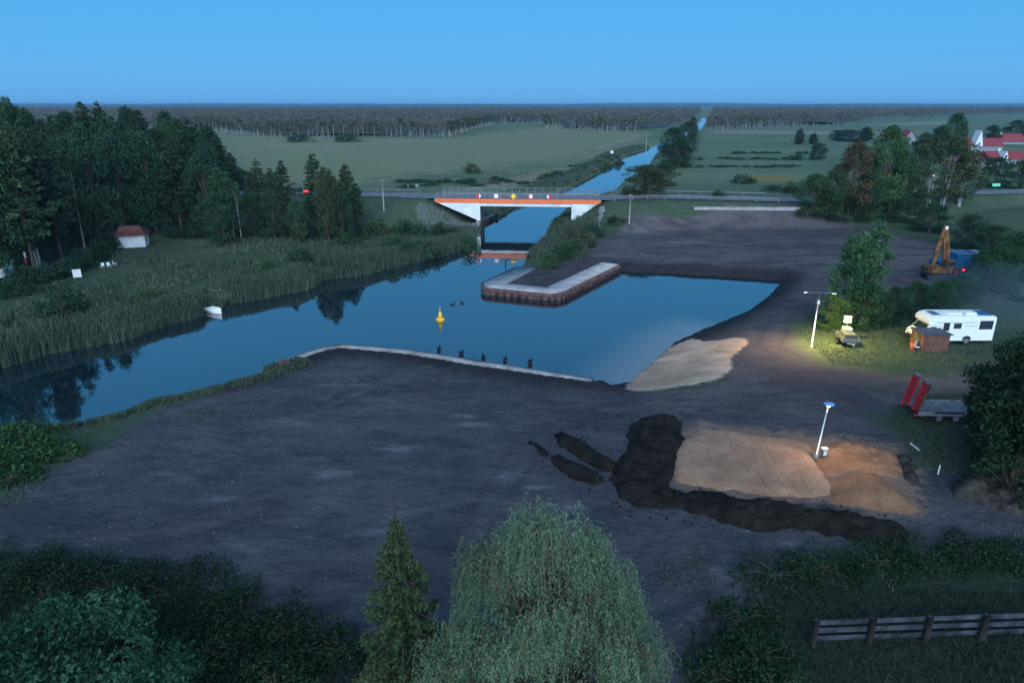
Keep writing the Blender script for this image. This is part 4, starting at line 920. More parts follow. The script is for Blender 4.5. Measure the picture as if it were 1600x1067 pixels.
# poles and small posts along the road
def pole(px, py_base, py_top, z, r, label, m='galv', cat='utility pole', arm_=0, Y=None):
    q = GS(px, py_base); z = q.z; zt = zat(py_top, q.y)
    t = thing('utility_pole', label, cat, (q.x, q.y, z - .1)); MB().tube([(0, 0, -.6), (0, 0, zt - z)], [r, r * .65], 8).build('pole', M[m], t)
    MB().box(-.35 - arm_, -.05, zt - z - .35, .35 + arm_, .05, zt - z - .25).build('crossarm', M[m], t); return t
pole(600, 329, 278, 1.2, .16, 'pale concrete pole standing left of the bridge below the road', 'concrete_pale')
pole(983, 350, 302, 1.0, .14, 'pale concrete pole standing right of the bridge below the road', 'concrete_pale')
pole(991, 304, 292, 4.5, .07, 'short pale post beyond the road right of the bridge')
pole(1009, 238, 205, .3, .12, 'thin far pole standing by the canal near the big trees', 'concrete_pale')
def roadsign(px, py, w_, label):
    q = GS(px, py + 9); t = thing('road_sign', label, 'sign', (q.x, q.y, q.z), 0, 'small signs by the road'); MB().tube([(0, 0, -1), (0, 0, 1.9)], .05, 6).build('post', M['galv'], t); MB().box(-w_ / 2, -.05, 1.2, w_ / 2, -.02, 1.9).build('panel', M['galv'], t)
roadsign(638, 291, .3, 'narrow grey road sign left of the bridge'); roadsign(652, 293, .6, 'wider grey road sign nearest the left bridge end')
def markbox(px, py, s, label, m='white'):
    q = G(px, py, 0.2); t = thing('canal_marker', label, 'marker', (q.x, q.y, hz(q.x, q.y)), 0, 'markers on the canal bank'); zt = s * 1.4
    MB().tube([(0, .06, -.2), (0, .06, zt)], .05, 6).build('post', M['galv'], t); MB().box(-s / 2, -.03, zt - s, s / 2, .03, zt).build('panel', M[m], t)
markbox(956, 242, 1.3, 'bright white marker board on the far canal bank'); markbox(978, 243, .9, 'smaller grey marker board nearer the canal edge', 'galv')
# long pale barrier on the embankment
q1 = GS(1084, 327); q2 = GS(1249, 329); q2.z = q1.z = min(q1.z, q2.z) + .1; t = thing('concrete_barrier', 'long pale concrete barrier on the slope below the road', 'barrier', tuple(q1), math.atan2(q2.y - q1.y, q2.x - q1.x)); Lb = (q2 - q1).length
MB().prism([(0, -.6), (Lb, -.6), (Lb, .42), (0, .42)], -.18, .18).build('wall', M['concrete_pale'], t); MB().box(-.05, -.22, .42, Lb + .05, .22, .52).build('coping', M['concrete_pale'], t)
# car with tail lamps behind the trees
q = G(466, 305, 4.3); t = thing('passenger_car', 'dark car with lit red tail lamps on the road behind the pines', 'car', (q.x, q.y, 4.28), 0)
MB().prism([(-2.1, .3), (2.1, .3), (2.15, .75), (1.2, .9), (.6, 1.4), (-1.2, 1.42), (-2.0, .95), (-2.1, .6)], -.85, .85).build('body', M['darkmetal'], t)
for x in (-1.3, 1.3):
    for yy in (-.9, .68): MB().wheel(x, yy, .32, .32, .2, n=14).build('wheel', M['dark'], t)
MB().prism([(-1.1, .95), (.9, .95), (.5, 1.34), (-1.05, 1.36)], -.865, -.852).build('window', M['glass'], t)
MB().box(1.45, -.98, .5, 2.25, -.35, 1.0).build('tail_lamp', M['tail'], t)

# ------------------------------------------------------------------ village houses on the right
def house(px0, px1, py_base, py_eave, py_ridge, label, gable=None, D=9, wall='greywall', roof='redroof', rz=0, wins=4, z=0, name='village_house', side_gable=False):
    q = G(px0, py_base, z); q2 = G(px1, py_base, z); L = q2.x - q.x; he = zat(py_eave, q.y) - z; hr = zat(py_ridge, q.y + D / 2) - z
    t = thing(name, label, 'house', (q.x, q.y, z), rz, 'village houses with red roofs')
    if side_gable:
        MB().prism([(0, -.5), (L, -.5), (L, he), (L / 2, hr - .1), (0, he)], 0, D).build('wall', M[wall], t)
        b = MB(); b.add([(-.4, -.5, he - .3), (L / 2, -.5, hr), (L / 2, D + .5, hr), (-.4, D + .5, he - .3), (-.4, -.5, he - .05), (L / 2, -.5, hr + .28), (L / 2, D + .5, hr + .28), (-.4, D + .5, he - .05),
                 (L + .4, -.5, he - .3), (L + .4, D + .5, he - .3), (L + .4, -.5, he - .05), (L + .4, D + .5, he - .05)],
                [(4, 5, 6, 7), (5, 10, 11, 6), (0, 1, 5, 4), (1, 8, 10, 5), (3, 2, 1, 0), (1, 2, 9, 8), (0, 4, 7, 3), (8, 9, 11, 10), (2, 3, 7, 6), (9, 2, 6, 11)]); rf = b.build('roof', M[roof], t)
    else:
        MB().box(0, 0, -.5, L, D, he).build('wall', M[wall], t)
        b = MB(); b.prism([(0, 0)] * 3, 0, 0) if False else None
        b.add([(-.5, -.6, he - .15), (L + .5, -.6, he - .15), (L + .5, D + .6, he - .15), (-.5, D + .6, he - .15), (-.5, D / 2, hr), (L + .5, D / 2, hr)], [(0, 1, 5, 4), (2, 3, 4, 5), (0, 4, 3), (1, 2, 5), (3, 2, 1, 0)]); rf = b.build('roof', M[roof], t)
        MB().box(L * .3, D / 2 - .4, hr - .6, L * .3 + .8, D / 2 + .4, hr + .9).build('chimney', M['offwhite'], rf)
    for k in range(wins):
        x = L * (k + .5) / wins; f_ = MB().box(x - .6, -.06, he * .35, x + .6, -.002, he * .35 + 1.2).build('window', M['white'], t); MB().box(x - .5, -.08, he * .35 + .1, x + .5, -.062, he * .35 + 1.1).build('pane', M['glass'], f_)
    if gable:
        gx, gw, gh = gable; gx = (gx - px0) / (px1 - px0) * L; gw *= mpp(q.y); gh_ = zat(gh, q.y + 1) - z
        dm = MB().prism([(gx - gw / 2, he - .1), (gx + gw / 2, he - .1), (gx, gh_)], -.7, D * .4).build('dormer', M['offwhite'], t)
        MB().box(gx - .4, -.75, he + .3, gx + .4, -.702, he + 1.3).build('dormer_window', M['glass'], dm)
    return t
house(1509, 1566, 237, 228, 216, 'long red roofed house with a tall white pointed gable', gable=(1526, 13, 204), D=10)
house(1552, 1600, 226, 221, 209, 'red roofed house with pale gable farthest behind the long one', D=9, wins=3)
house(1500, 1543, 277, 262, 243, 'grey house with red roof behind the round green tree', D=9, side_gable=True, wins=3)
house(1546, 1612, 262, 248, 236, 'low red roofed house with small pale gable at the right edge', gable=(1566, 9, 236), D=9, wins=4)
house(1412, 1430, 226, 216, 204, 'small red roofed house seen between the far tree crowns', D=8, wins=2, side_gable=True)
def street_lamp(px, py, z, hh_, e, label):
    Y = G(px, py + 10, z).y; q = Vector(((px - 800) / F * (Y * cp + (H - z) * sp_), Y, z)); zt = zat(py, Y)
    t = thing('street_lamp', label, 'street lamp', (q.x, q.y, z), 0, 'street lamps in the village'); MB().tube([(0, 0, -.5), (0, 0, zt - z + .1)], .09, 6).build('pole', M['galv'], t)
    hd = MB().box(-.5, -.3, zt - z + .1, .3, .3, zt - z + .3, bev=.05).build('lamp_head', M['galv'], t); m = mat('street_lamp_lens', (.9, .9, .9), .4, emis=(1, .95, .9), estr=e, bmp=0); MB().lathe([(.05, zt - z - .25), (.28, zt - z - .1), (.3, zt - z + .09)], 10).build('lens', m, hd)
street_lamp(1416, 273, 1.5, 6, 6, 'lit street lamp shining through the trees right of the brown tree'); street_lamp(1590, 243, 0, 6, 7, 'lit street lamp above the right red roof')
street_lamp(1387, 273, 1.5, 6, 1.5, 'faint lit street lamp deep in the green tree'); street_lamp(1457, 274, 1.5, 6, 1.5, 'faint lit street lamp by the white birch stem')
q = G(1555, 297, 1.5); t = thing('village_sign', 'small green lit sign beside the road in the village', 'sign', (q.x, q.y, 1.5)); MB().box(-1.0, -.05, .9, 1.0, .05, 1.6).build('panel', M['signgreen'], t); MB().tube([(0, .1, -.5), (0, .1, 1.2)], .06, 6).build('post', M['galv'], t)
# ------------------------------------------------------------------ vegetation
def rot_quads(C, S, tilt=None, asp=1.0, rng=RNG, up=None, droop=0.0):
    """one small leaf-sized triangle pair per centre, random facing"""
    n = len(C)
    a = rng.normal(size=(n, 3)); a[:, 2] -= droop; a /= np.linalg.norm(a, axis=1)[:, None]
    b = rng.normal(size=(n, 3)); b -= (a * b).sum(1)[:, None] * a; b /= np.linalg.norm(b, axis=1)[:, None]
    s = np.asarray(S).reshape(-1, 1) * np.ones((n, 1))
    A = a * s * asp; B = b * s
    V = np.stack([C - A * .5, C + B * .32 + A * .05, C + A * .5, C - B * .32 + A * .05], 1).reshape(-1, 3)
    return V, np.arange(n * 4).reshape(-1, 4)
def clumps(centres, radii, per, size, flat=.8, rng=RNG, asp=1.3, droop=0.0, fill=.35):
    Cs = []; T = []
    for c, r in zip(centres, radii):
        k = max(4, int(per * (r ** 2)))
        d = rng.normal(size=(k, 3)); d /= np.linalg.norm(d, axis=1)[:, None]
        rad = r * (1 - fill * rng.random(k) ** 1.5)[:, None] * (1 + .12 * rng.normal(size=(k, 1)))
        p = d * rad; p[:, 2] *= flat; Cs.append(np.array(c) + p)
        T.append(np.clip(rng.normal(.5, .22) + .18 * rng.normal(size=k), 0, 1))
    C = np.vstack(Cs); t = np.concatenate(T)
    V, Fc = rot_quads(C, size * (.6 + .8 * rng.random(len(C))), asp=asp, rng=rng, droop=droop)
    return V, Fc, np.repeat(t, 4)
def crown_mesh(name, V, Fc, t, m): return mesh_np(name, V, Fc, [m], attrs=dict(tone=t))
def trunk_mesh(name, h, r, m, limbs=(), lean=0.0, n=8, stems=1):
    b = MB()
    for s in range(stems):
        ox, oy = (0, 0) if stems == 1 else (random.uniform(-.5, .5), random.uniform(-.5, .5)); lx, ly = random.uniform(-lean, lean), random.uniform(-lean, lean)
        b.tube([(ox, oy, -.3), (ox + lx * .2, oy + ly * .2, h * .25), (ox + lx * .6, oy + ly * .5, h * .6), (ox + lx, oy + ly, h)], [r * 1.3, r, r * .65, r * .15], n)
    for p, q, rr in limbs: b.tube([p, tuple((Vector(p) * .5 + Vector(q) * .5) + Vector((0, 0, .15))), q], [rr, rr * .6, rr * .25], 5, cap=False)
    me = bpy.data.meshes.new(name); me.from_pydata(b.v, [], b.f); me.materials.append(m); me.polygons.foreach_set('use_smooth', b.sm); me.update(); return me
PROTO = {}
def add_proto(kind, crown, trunk, h, wd): PROTO.setdefault(kind, []).append((crown, trunk, h, wd))
def mk_broad(seed, h=10, wd=6.5, low=.12, per=125, size=.22, kind='broad', bark='bark', m='leaf', dens=1.0, nclump=84, pw=.42):
    rg = np.random.default_rng(seed); cs = []; rs = []; lim = []
    for i in range(nclump):
        z = low + (1 - low) * rg.random() ** .85; prof = math.sin(min(1, (z - low) / (1 - low) * .9 + .16) * math.pi) ** pw
        a = rg.random() * 2 * math.pi; rr = wd / 2 * prof * (.45 + .45 * rg.random()) * (1 + .25 * math.sin(a * 2 + seed))
        r = wd * (.085 + .085 * rg.random()); c = (rr * math.cos(a), rr * math.sin(a), min(z * h, h - r * .6)); cs.append(c); rs.append(r)
        if i % 4 == 0: lim.append(((0, 0, max(.15 * h, c[2] * .55)), c, .07 * h / 10))
    V, Fc, t = clumps(cs, rs, per * dens, size, .85, rg)
    add_proto(kind, crown_mesh(kind + '_crown', V, Fc, t, M[m]), trunk_mesh(kind + '_trunk', h * .8, .16 * h / 10, M[bark], lim, .4), h, wd)
def mk_birch(seed, h=12, wd=4.2, kind='birch', dens=1.0):
    rg = np.random.default_rng(seed); cs = []; rs = []; lim = []
    for i in range(52):
        z = .22 + .78 * rg.random(); prof = (1 - z) ** .6 * 1.25 * min(1, (z - .1) * 3) + .08
        a = rg.random() * 2 * math.pi; rr = wd / 2 * min(1, prof) * (.4 + .6 * rg.random()); c = (rr * math.cos(a), rr * math.sin(a), z * h - .2)
        cs.append(c); rs.append(.32 + .42 * rg.random())
        if i % 3 == 0: lim.append(((0, 0, max(1, c[2] - rr * 1.2)), c, .022))
    V, Fc, t = clumps(cs, rs, 260 * dens, .22, 1.25, rg, droop=.6, fill=.8)
    add_proto(kind, crown_mesh(kind + '_crown', V, Fc, t, M['leaf']), trunk_mesh(kind + '_trunk', h * .9, .085, M['birchbark'], lim, .5, stems=2 if seed % 2 else 1), h, wd)
def mk_pine(seed, h=16, wd=5.5, low=.25, kind='pine', dens=1.0):
    rg = np.random.default_rng(seed); cs = []; rs = []; lim = []; z = low
    while z < .985:
        prof = (1 - z) ** .62 * (.75 + .5 * rg.random()) * min(1, (z - low) * 6 + .35); n = 4 + int(rg.random() * 3); a0 = rg.random() * 6
        for k in range(n):
            a = a0 + 2 * math.pi * k / n + rg.normal() * .25; L = wd / 2 * prof * (.7 + .5 * rg.random())
            for f_ in ((.55, 1.0) if L > 1 else (.8,)):
                cs.append((L * f_ * math.cos(a), L * f_ * math.sin(a), z * h + L * f_ * .18 + rg.normal() * .12)); rs.append((.36 + .30 * rg.random()) * (1.15 if f_ < 1 else .9) * (1 if z < .9 else .6))
            if k % 2 == 0: lim.append(((0, 0, z * h - .2), (L * math.cos(a), L * math.sin(a), z * h + L * .15), .05))
        z += .034 + .02 * rg.random()
    cs.append((0, 0, h - .25)); rs.append(.3)
    V, Fc, t = clumps(cs, rs, 200 * dens, .20, .60, rg, asp=1.8, fill=.8)
    add_proto(kind, crown_mesh(kind + '_crown', V, Fc, t, M['needle']), trunk_mesh(kind + '_trunk', h * .98, .13, M['pinebark'], lim, .35), h, wd)
def mk_bush(seed, h=3, wd=4.2, kind='bush', m='leaf', size=.2, per=150):
    rg = np.random.default_rng(seed); cs = []; rs = []; lim = []
    for i in range(26):
        a = rg.random() * 2 * math.pi; q = rg.random() ** .5; rr = wd / 2 * q * .78; r = wd * (.10 + .07 * rg.random()); z = h * (1 - .55 * q ** 2) * (.35 + .65 * rg.random()) - r * .5
        c = (rr * math.cos(a), rr * math.sin(a), max(r * .45, z)); cs.append(c); rs.append(r)
        if i % 3 == 0: lim.append(((0, 0, 0), c, .05))
    V, Fc, t = clumps(cs, rs, per, size, .9, rg, fill=.5)
    add_proto(kind, crown_mesh(kind + '_foliage', V, Fc, t, M[m]), trunk_mesh(kind + '_stem', h * .5, .07, M['bark'], lim, .4), h, wd)
for s in (1, 2, 3): mk_broad(s)
for s in (11, 12): mk_broad(s, 10, 6.4, .0, 130, .22, 'dense', nclump=100, pw=.25)
for s in (4, 5, 6): mk_birch(s)
for s in (7, 8, 9, 10): mk_pine(s)
for s in (21, 22): mk_pine(s, 10, 4.6, .06, 'fir')
for s in (13, 14, 15): mk_bush(s)

def put(kind, x, y, h, wd, label, cat='tree', group=None, tint=(1, 1, 1), name=None, z=None, whole=False, rng=random):
    cr, tr, h0, w0 = rng.choice(PROTO[kind]); nm = name or {'broad': 'broadleaf_tree', 'dense': 'broadleaf_tree', 'birch': 'birch_tree', 'pine': 'pine_tree', 'fir': 'fir_tree', 'bush': 'bush'}[kind]
    zz = hz(x, y) if z is None else z
    t = thing(nm, label, cat, (x, y, zz - .05), rng.uniform(0, 6.28), group)
    s = (wd / w0, wd / w0 * rng.uniform(.9, 1.1), h / h0)
    k = rng.uniform(.85, 1.15)
    c = link('crown' if cat == 'tree' else 'foliage', cr, t); c.scale = s; c.color = (tint[0] * k, tint[1] * k, tint[2] * k * rng.uniform(.9, 1.1), 1)
    s2 = (max(.5, wd / w0), max(.5, wd / w0), h / h0); b = link('trunk' if cat == 'tree' else 'stem', tr, t); b.scale = s2; b.color = (1, 1, 1, 1)
    return t
def tpx(kind, px, pyb, pyt, wpx, label, z=0.0, **kw):
    wpx = wpx * {'broad': 1.05, 'dense': 1.15, 'birch': 1.2, 'pine': 1.4, 'fir': 1.1, 'bush': 1.15}[kind]
    q = GS(px, pyb) if 300 < pyb < 352 and px > 380 else G(px, pyb, z)
    m_ = mpp(q.y, q.z); zt = zat(pyt, q.y); zg = hz(q.x, q.y)
    return put(kind, q.x, q.y, max(.5, zt - zg), wpx * m_, label, z=zg, **kw)

# --- the wood behind the white hut: individual trees in a polygon
WOOD = np.vstack([GP([(-120, 470), (0, 452), (60, 440), (112, 424), (150, 402), (185, 380), (250, 368), (330, 368), (372, 350), (392, 338)]), GP([(398, 296), (330, 282), (200, 280), (-150, 280)])])
def poisson(poly, spacing, ntry, rng):
    x0, y0 = poly.min(0); x1, y1 = poly.max(0); out = []
    for _ in range(ntry):
        p = np.array([rng.uniform(x0, x1), rng.uniform(y0, y1)])
        if out and ((np.array(out) - p) ** 2).sum(1).min() < spacing ** 2: continue
        if sdist(p[None], poly)[0] < .8: continue
        out.append(p)
    return out
rgw = random.Random(5); pts = poisson(WOOD, 4.3, 2600, rgw); pts.sort(key=lambda p: p[1])
def top_px(px):                                   # picture row of the wood's skyline
    return float(np.interp(px, [-200, 0, 30, 62, 80, 110, 150, 185, 210, 240, 270, 300, 335, 360, 378, 395], [176, 168, 178, 174, 200, 196, 188, 184, 183, 200, 206, 204, 222, 250, 268, 290]))
WG = 'trees of the dense wood behind the white hut'
for p in pts:
    x, y = p; d = y * cp + H * sp_; px = 800 + x / d * F
    if px < -130: continue
    front = sdist(p[None], WOOD)[0] < 7
    htop = zat(top_px(px), y) * (rgw.uniform(.86, .99)); h = max(6, min(22.5, htop)); 
    if front and rgw.random() < .15: h *= rgw.uniform(.6, .85)
    r_ = rgw.random()
    if front and r_ < .6: kind, tint, lab = 'broad', (.60, .85, .85), 'bluish green broadleaf tree at the front of the wood by the white hut'
    elif r_ < (.5 if not front else .85): kind, tint, lab = 'pine', (.72, .85, .80), 'tall dark pine standing inside the wood behind the white hut'
    elif r_ < (.56 if not front else .9): kind, tint, lab = 'birch', (.8, .9, .8), 'slender birch with pale stem inside the wood behind the white hut'
    else: kind, tint, lab = 'broad', (.62, .78, .62), 'olive green broadleaf tree rising inside the wood behind the white hut'
    put(kind, x, y, h, {'pine': 5.6, 'broad': 6.2, 'birch': 4.2}[kind] * rgw.uniform(.85, 1.2) * min(1.25, h / 14 + .3), lab, group=WG + ' (' + kind + (', front' if front and kind == 'broad' and r_ < .6 else '') + ')', tint=tint, rng=rgw)
for px, b_, t_ in ((352, 372, 262), (366, 372, 268), (375, 372, 280)): tpx('birch', px, b_, t_, 26, 'slim birch with white stem at the right edge of the wood', group='white stemmed birches at the wood edge', tint=(.8, .95, .75), rng=rgw)
tpx('dense', 350, 382, 300, 46, 'low rounded tree at the right end of the wood near the hut', tint=(.55, .75, .7), rng=rgw)
# --- the pine group left of the bridge
PG = (
    (402, 352, 268, 34, 'pine', 'dark pine at the left end of the pine group by the road'), (412, 345, 247, 32, 'pine', 'tall narrow pine, leftmost peak of the group by the road'), (432, 352, 262, 34, 'pine', 'pine between the two left peaks of the group by the road'),
    (450, 350, 250, 32, 'pine', 'dark pine with broad top left of the tallest one by the road'), (498, 352, 240, 40, 'pine', 'tallest pine of the group by the road'),
    (514, 365, 262, 40, 'broad', 'olive brown broadleaf tree in the middle of the pine group'), (522, 350, 262, 36, 'pine', 'pine right of the olive brown tree'), (546, 348, 256, 34, 'pine', 'slim pine with open top near the right end of the group'),
    (560, 350, 285, 26, 'pine', 'smallest pine at the right end of the group by the road'), (536, 362, 296, 40, 'dense', 'dark rounded tree below the slim pine'), (430, 360, 300, 40, 'dense', 'dark rounded tree in front of the left pines'),
    (466, 366, 312, 38, 'broad', 'small bluish green tree with thin stem in front of the pine group'), (398, 356, 300, 36, 'dense', 'dark leafy tree joining the wood and the pine group'), (488, 358, 305, 36, 'dense', 'dark undergrowth tree below the tallest pine'))
for i, (px, b_, t_, wd, k, lab) in enumerate(PG):
    b_ += 13
    tpx(k, px, b_, t_, wd, lab, tint=(.62, .8, .75) if k == 'dense' else ((1.1, .85, .65) if 'olive' in lab else (.85, .95, .85)))
for px in range(388, 575, 12):
    tpx('bush', px + random.uniform(-4, 4), 364 + random.uniform(-6, 10), 338, 30, 'dark undergrowth bush at the foot of the pine group', cat='bush', group='undergrowth bushes below the pine group', tint=(.5, .7, .7))
for px in [q_ for q_ in range(-10, 188, 13)]:
    yb = np.interp(px, [-10, 110, 160, 200], [452, 426, 398, 368]); tpx('bush', px, yb + 4 + random.uniform(-3, 3), yb - 30, 36, 'dark undergrowth bush along the front of the wood', cat='bush', group='undergrowth bushes along the wood', tint=(.45, .65, .65))
for px in range(268, 372, 13):
    tpx('bush', px, 372 + random.uniform(-3, 3), 345, 32, 'dark undergrowth bush right of the white hut', cat='bush', group='undergrowth bushes right of the hut', tint=(.42, .6, .6))
# --- bank shrubs, left bank
for px, b_, t_, wd, tint, lab in ((100, 492, 430, 66, (.5, .75, .65), 'big round dark bush on the left bank below the notice board'), (20, 462, 425, 60, (.5, .75, .65), 'dark bush at the left edge below the caravan'), (590, 372, 338, 48, (1.0, 1.0, .7), 'olive rounded shrub on the bank left of the bridge'),
    (640, 368, 336, 60, (.6, .85, .7), 'green willow shrub in the middle of the bank left of the bridge'), (690, 372, 345, 52, (.7, .9, .75), 'shrub nearest the left bridge end'), (545, 385, 355, 40, (.8, .95, .75), 'low shrub on the bank below the pines'),
    (235, 470, 445, 50, (.9, 1, .7), 'yellowish low shrub on the left bank meadow'), (425, 425, 398, 50, (.8, 1, .75), 'low green shrub near the reeds in midbank'), (615, 395, 368, 60, (.7, .95, .75), 'wide low shrub above the reeds left of the bridge'),
    (735, 380, 358, 36, (.7, .9, .75), 'small shrub by the rusty canal quay'), (665, 392, 366, 46, (.8, 1, .8), 'soft green shrub beside the water left of the bridge'), (470, 408, 378, 40, (.7, .85, .7), 'dull green shrub on the left bank meadow below the pines')):
    tpx('bush', px, b_, t_, wd, lab, cat='bush', tint=tint)
# right bank near the bridge
for px, b_, t_, wd, tint, lab in ((900, 378, 344, 38, (1.5, .8, .8), 'brownish shrub under the right bridge end'), (918, 382, 360, 30, (1.3, .8, .75), 'tall brownish shrub close to the right wing wall'), (882, 398, 374, 38, (.8, 1.0, .8), 'green shrub on the bank above the pier'),
    (858, 412, 392, 34, (.9, 1.1, .8), 'low green shrub nearest the pier'), (895, 392, 366, 44, (.9, 1.0, .75), 'green shrub on the upper bank right of the canal'), (925, 366, 346, 40, (.55, .85, .7), 'dark green bush below the right approach road'), (960, 356, 336, 36, (.45, .75, .65), 'dark bush by the concrete pole'),
    (872, 352, 335, 18, (.5, .6, .6), 'small dark bush at the foot of the right bridge pier')):
    tpx('bush', px, b_, t_, wd, lab, cat='bush', tint=tint, z=.4)
# --- canal trees beyond the bridge
for px, b_, t_, wd, k, tint, lab in ((1050, 262, 200, 54, 'broad', (.55, .75, .62), 'large dark tree over the canal beyond the bridge'), (1072, 245, 190, 40, 'broad', (.6, .72, .6), 'tall dark tree right of the largest canal tree'), (1008, 305, 258, 58, 'dense', (1.15, .8, .62), 'round brownish tree at the canal right behind the road'),
    (1036, 290, 254, 40, 'dense', (.7, .8, .6), 'smaller rounded tree between the brown tree and the big canal tree'), (1060, 262, 214, 44, 'dense', (.6, .8, .62), 'dark tree tucked behind the canal trees'), (985, 306, 288, 30, 'bush', (1.1, .8, .65), 'low brown bush at the water edge behind the road'),
    (1082, 215, 183, 16, 'broad', (.6, .7, .6), 'slim dark tree at the canal vanishing point')):
    tpx(k, px, b_, t_, wd, lab, tint=tint, cat='bush' if k == 'bush' else 'tree')
# --- field trees and bushes, right
for px, b_, t_, wd, k, tint, lab in ((1248, 226, 201, 20, 'fir', (.75, .85, .8), 'dark conifer pair in the far right field, left one'), (1270, 226, 208, 18, 'fir', (.75, .85, .8), 'lower dark conifer right of the taller one in the far field'), (1278, 250, 224, 28, 'dense', (.55, .8, .75), 'lone blue green tree in the right field'),
    (1162, 287, 269, 34, 'bush', (.55, .75, .65), 'dark round bush in the right field'), (1122, 309, 296, 26, 'bush', (.6, .8, .65), 'small dark bush in the right field just beyond the road'), (1245, 250, 238, 24, 'bush', (.6, .8, .7), 'low bush left of the lone blue green tree'),
    (1225, 300, 280, 60, 'bush', (.9, .9, .55), 'wide olive bush with yellow tops beyond the road'), (738, 271, 250, 26, 'bush', (1.1, .95, .7), 'lone round bush in the left field'), (470, 222, 208, 44, 'bush', (.6, .8, .7), 'long dark bush at the wood edge in the left field'), (545, 222, 207, 46, 'bush', (.6, .85, .65), 'second long dark bush at the wood edge in the left field'),
    (1328, 221, 203, 44, 'dense', (.45, .65, .62), 'dense dark clump of conifers in the far field'), (1308, 219, 204, 22, 'dense', (.45, .65, .62), 'dark clump left of the dense conifer clump'), (1352, 221, 199, 24, 'fir', (.6, .8, .7), 'dark fir right of the dense conifer clump'), (1395, 212, 195, 18, 'broad', (.55, .7, .6), 'round tree before the far right wood')):
    tpx(k, px, b_, t_, wd, lab, tint=tint, cat='bush' if k == 'bush' else 'tree')
for k, (xa_, xb_, yy) in enumerate(((1075, 1240, 249), (1075, 1250, 261), (1150, 1260, 240))):
    for px in np.arange(xa_, xb_, 9):
        if random.random() < .75: tpx('bush', px, yy + random.uniform(-1, 1), yy - random.uniform(3, 6), 15, ['low shrub in the upper ditch line across the right field', 'low shrub in the lower ditch line across the right field', 'low shrub in the short ditch line near the lone tree'][k], cat='bush', group=['shrubs of the upper ditch line', 'shrubs of the lower ditch line', 'shrubs of the short ditch line'][k], tint=(.6, .85, .65))
# left canal bank scrub
for i in range(46):
    t_ = i / 45; px = np.interp(t_, [0, .4, 1], [640, 850, 985]) + random.uniform(-22, -4); yy = np.interp(t_, [0, .4, 1], [289, 284, 246]) + random.uniform(-5, 6)
    tpx('bush', px, yy, yy - random.uniform(4, 9) * (1.2 - .5 * t_), 22 * (1.2 - .5 * t_), 'low scrub on the left canal bank beyond the road', cat='bush', group='scrub on the canal bank', tint=random.choice([(.6, .8, .62), (.9, .8, .6), (.7, .9, .65)]))
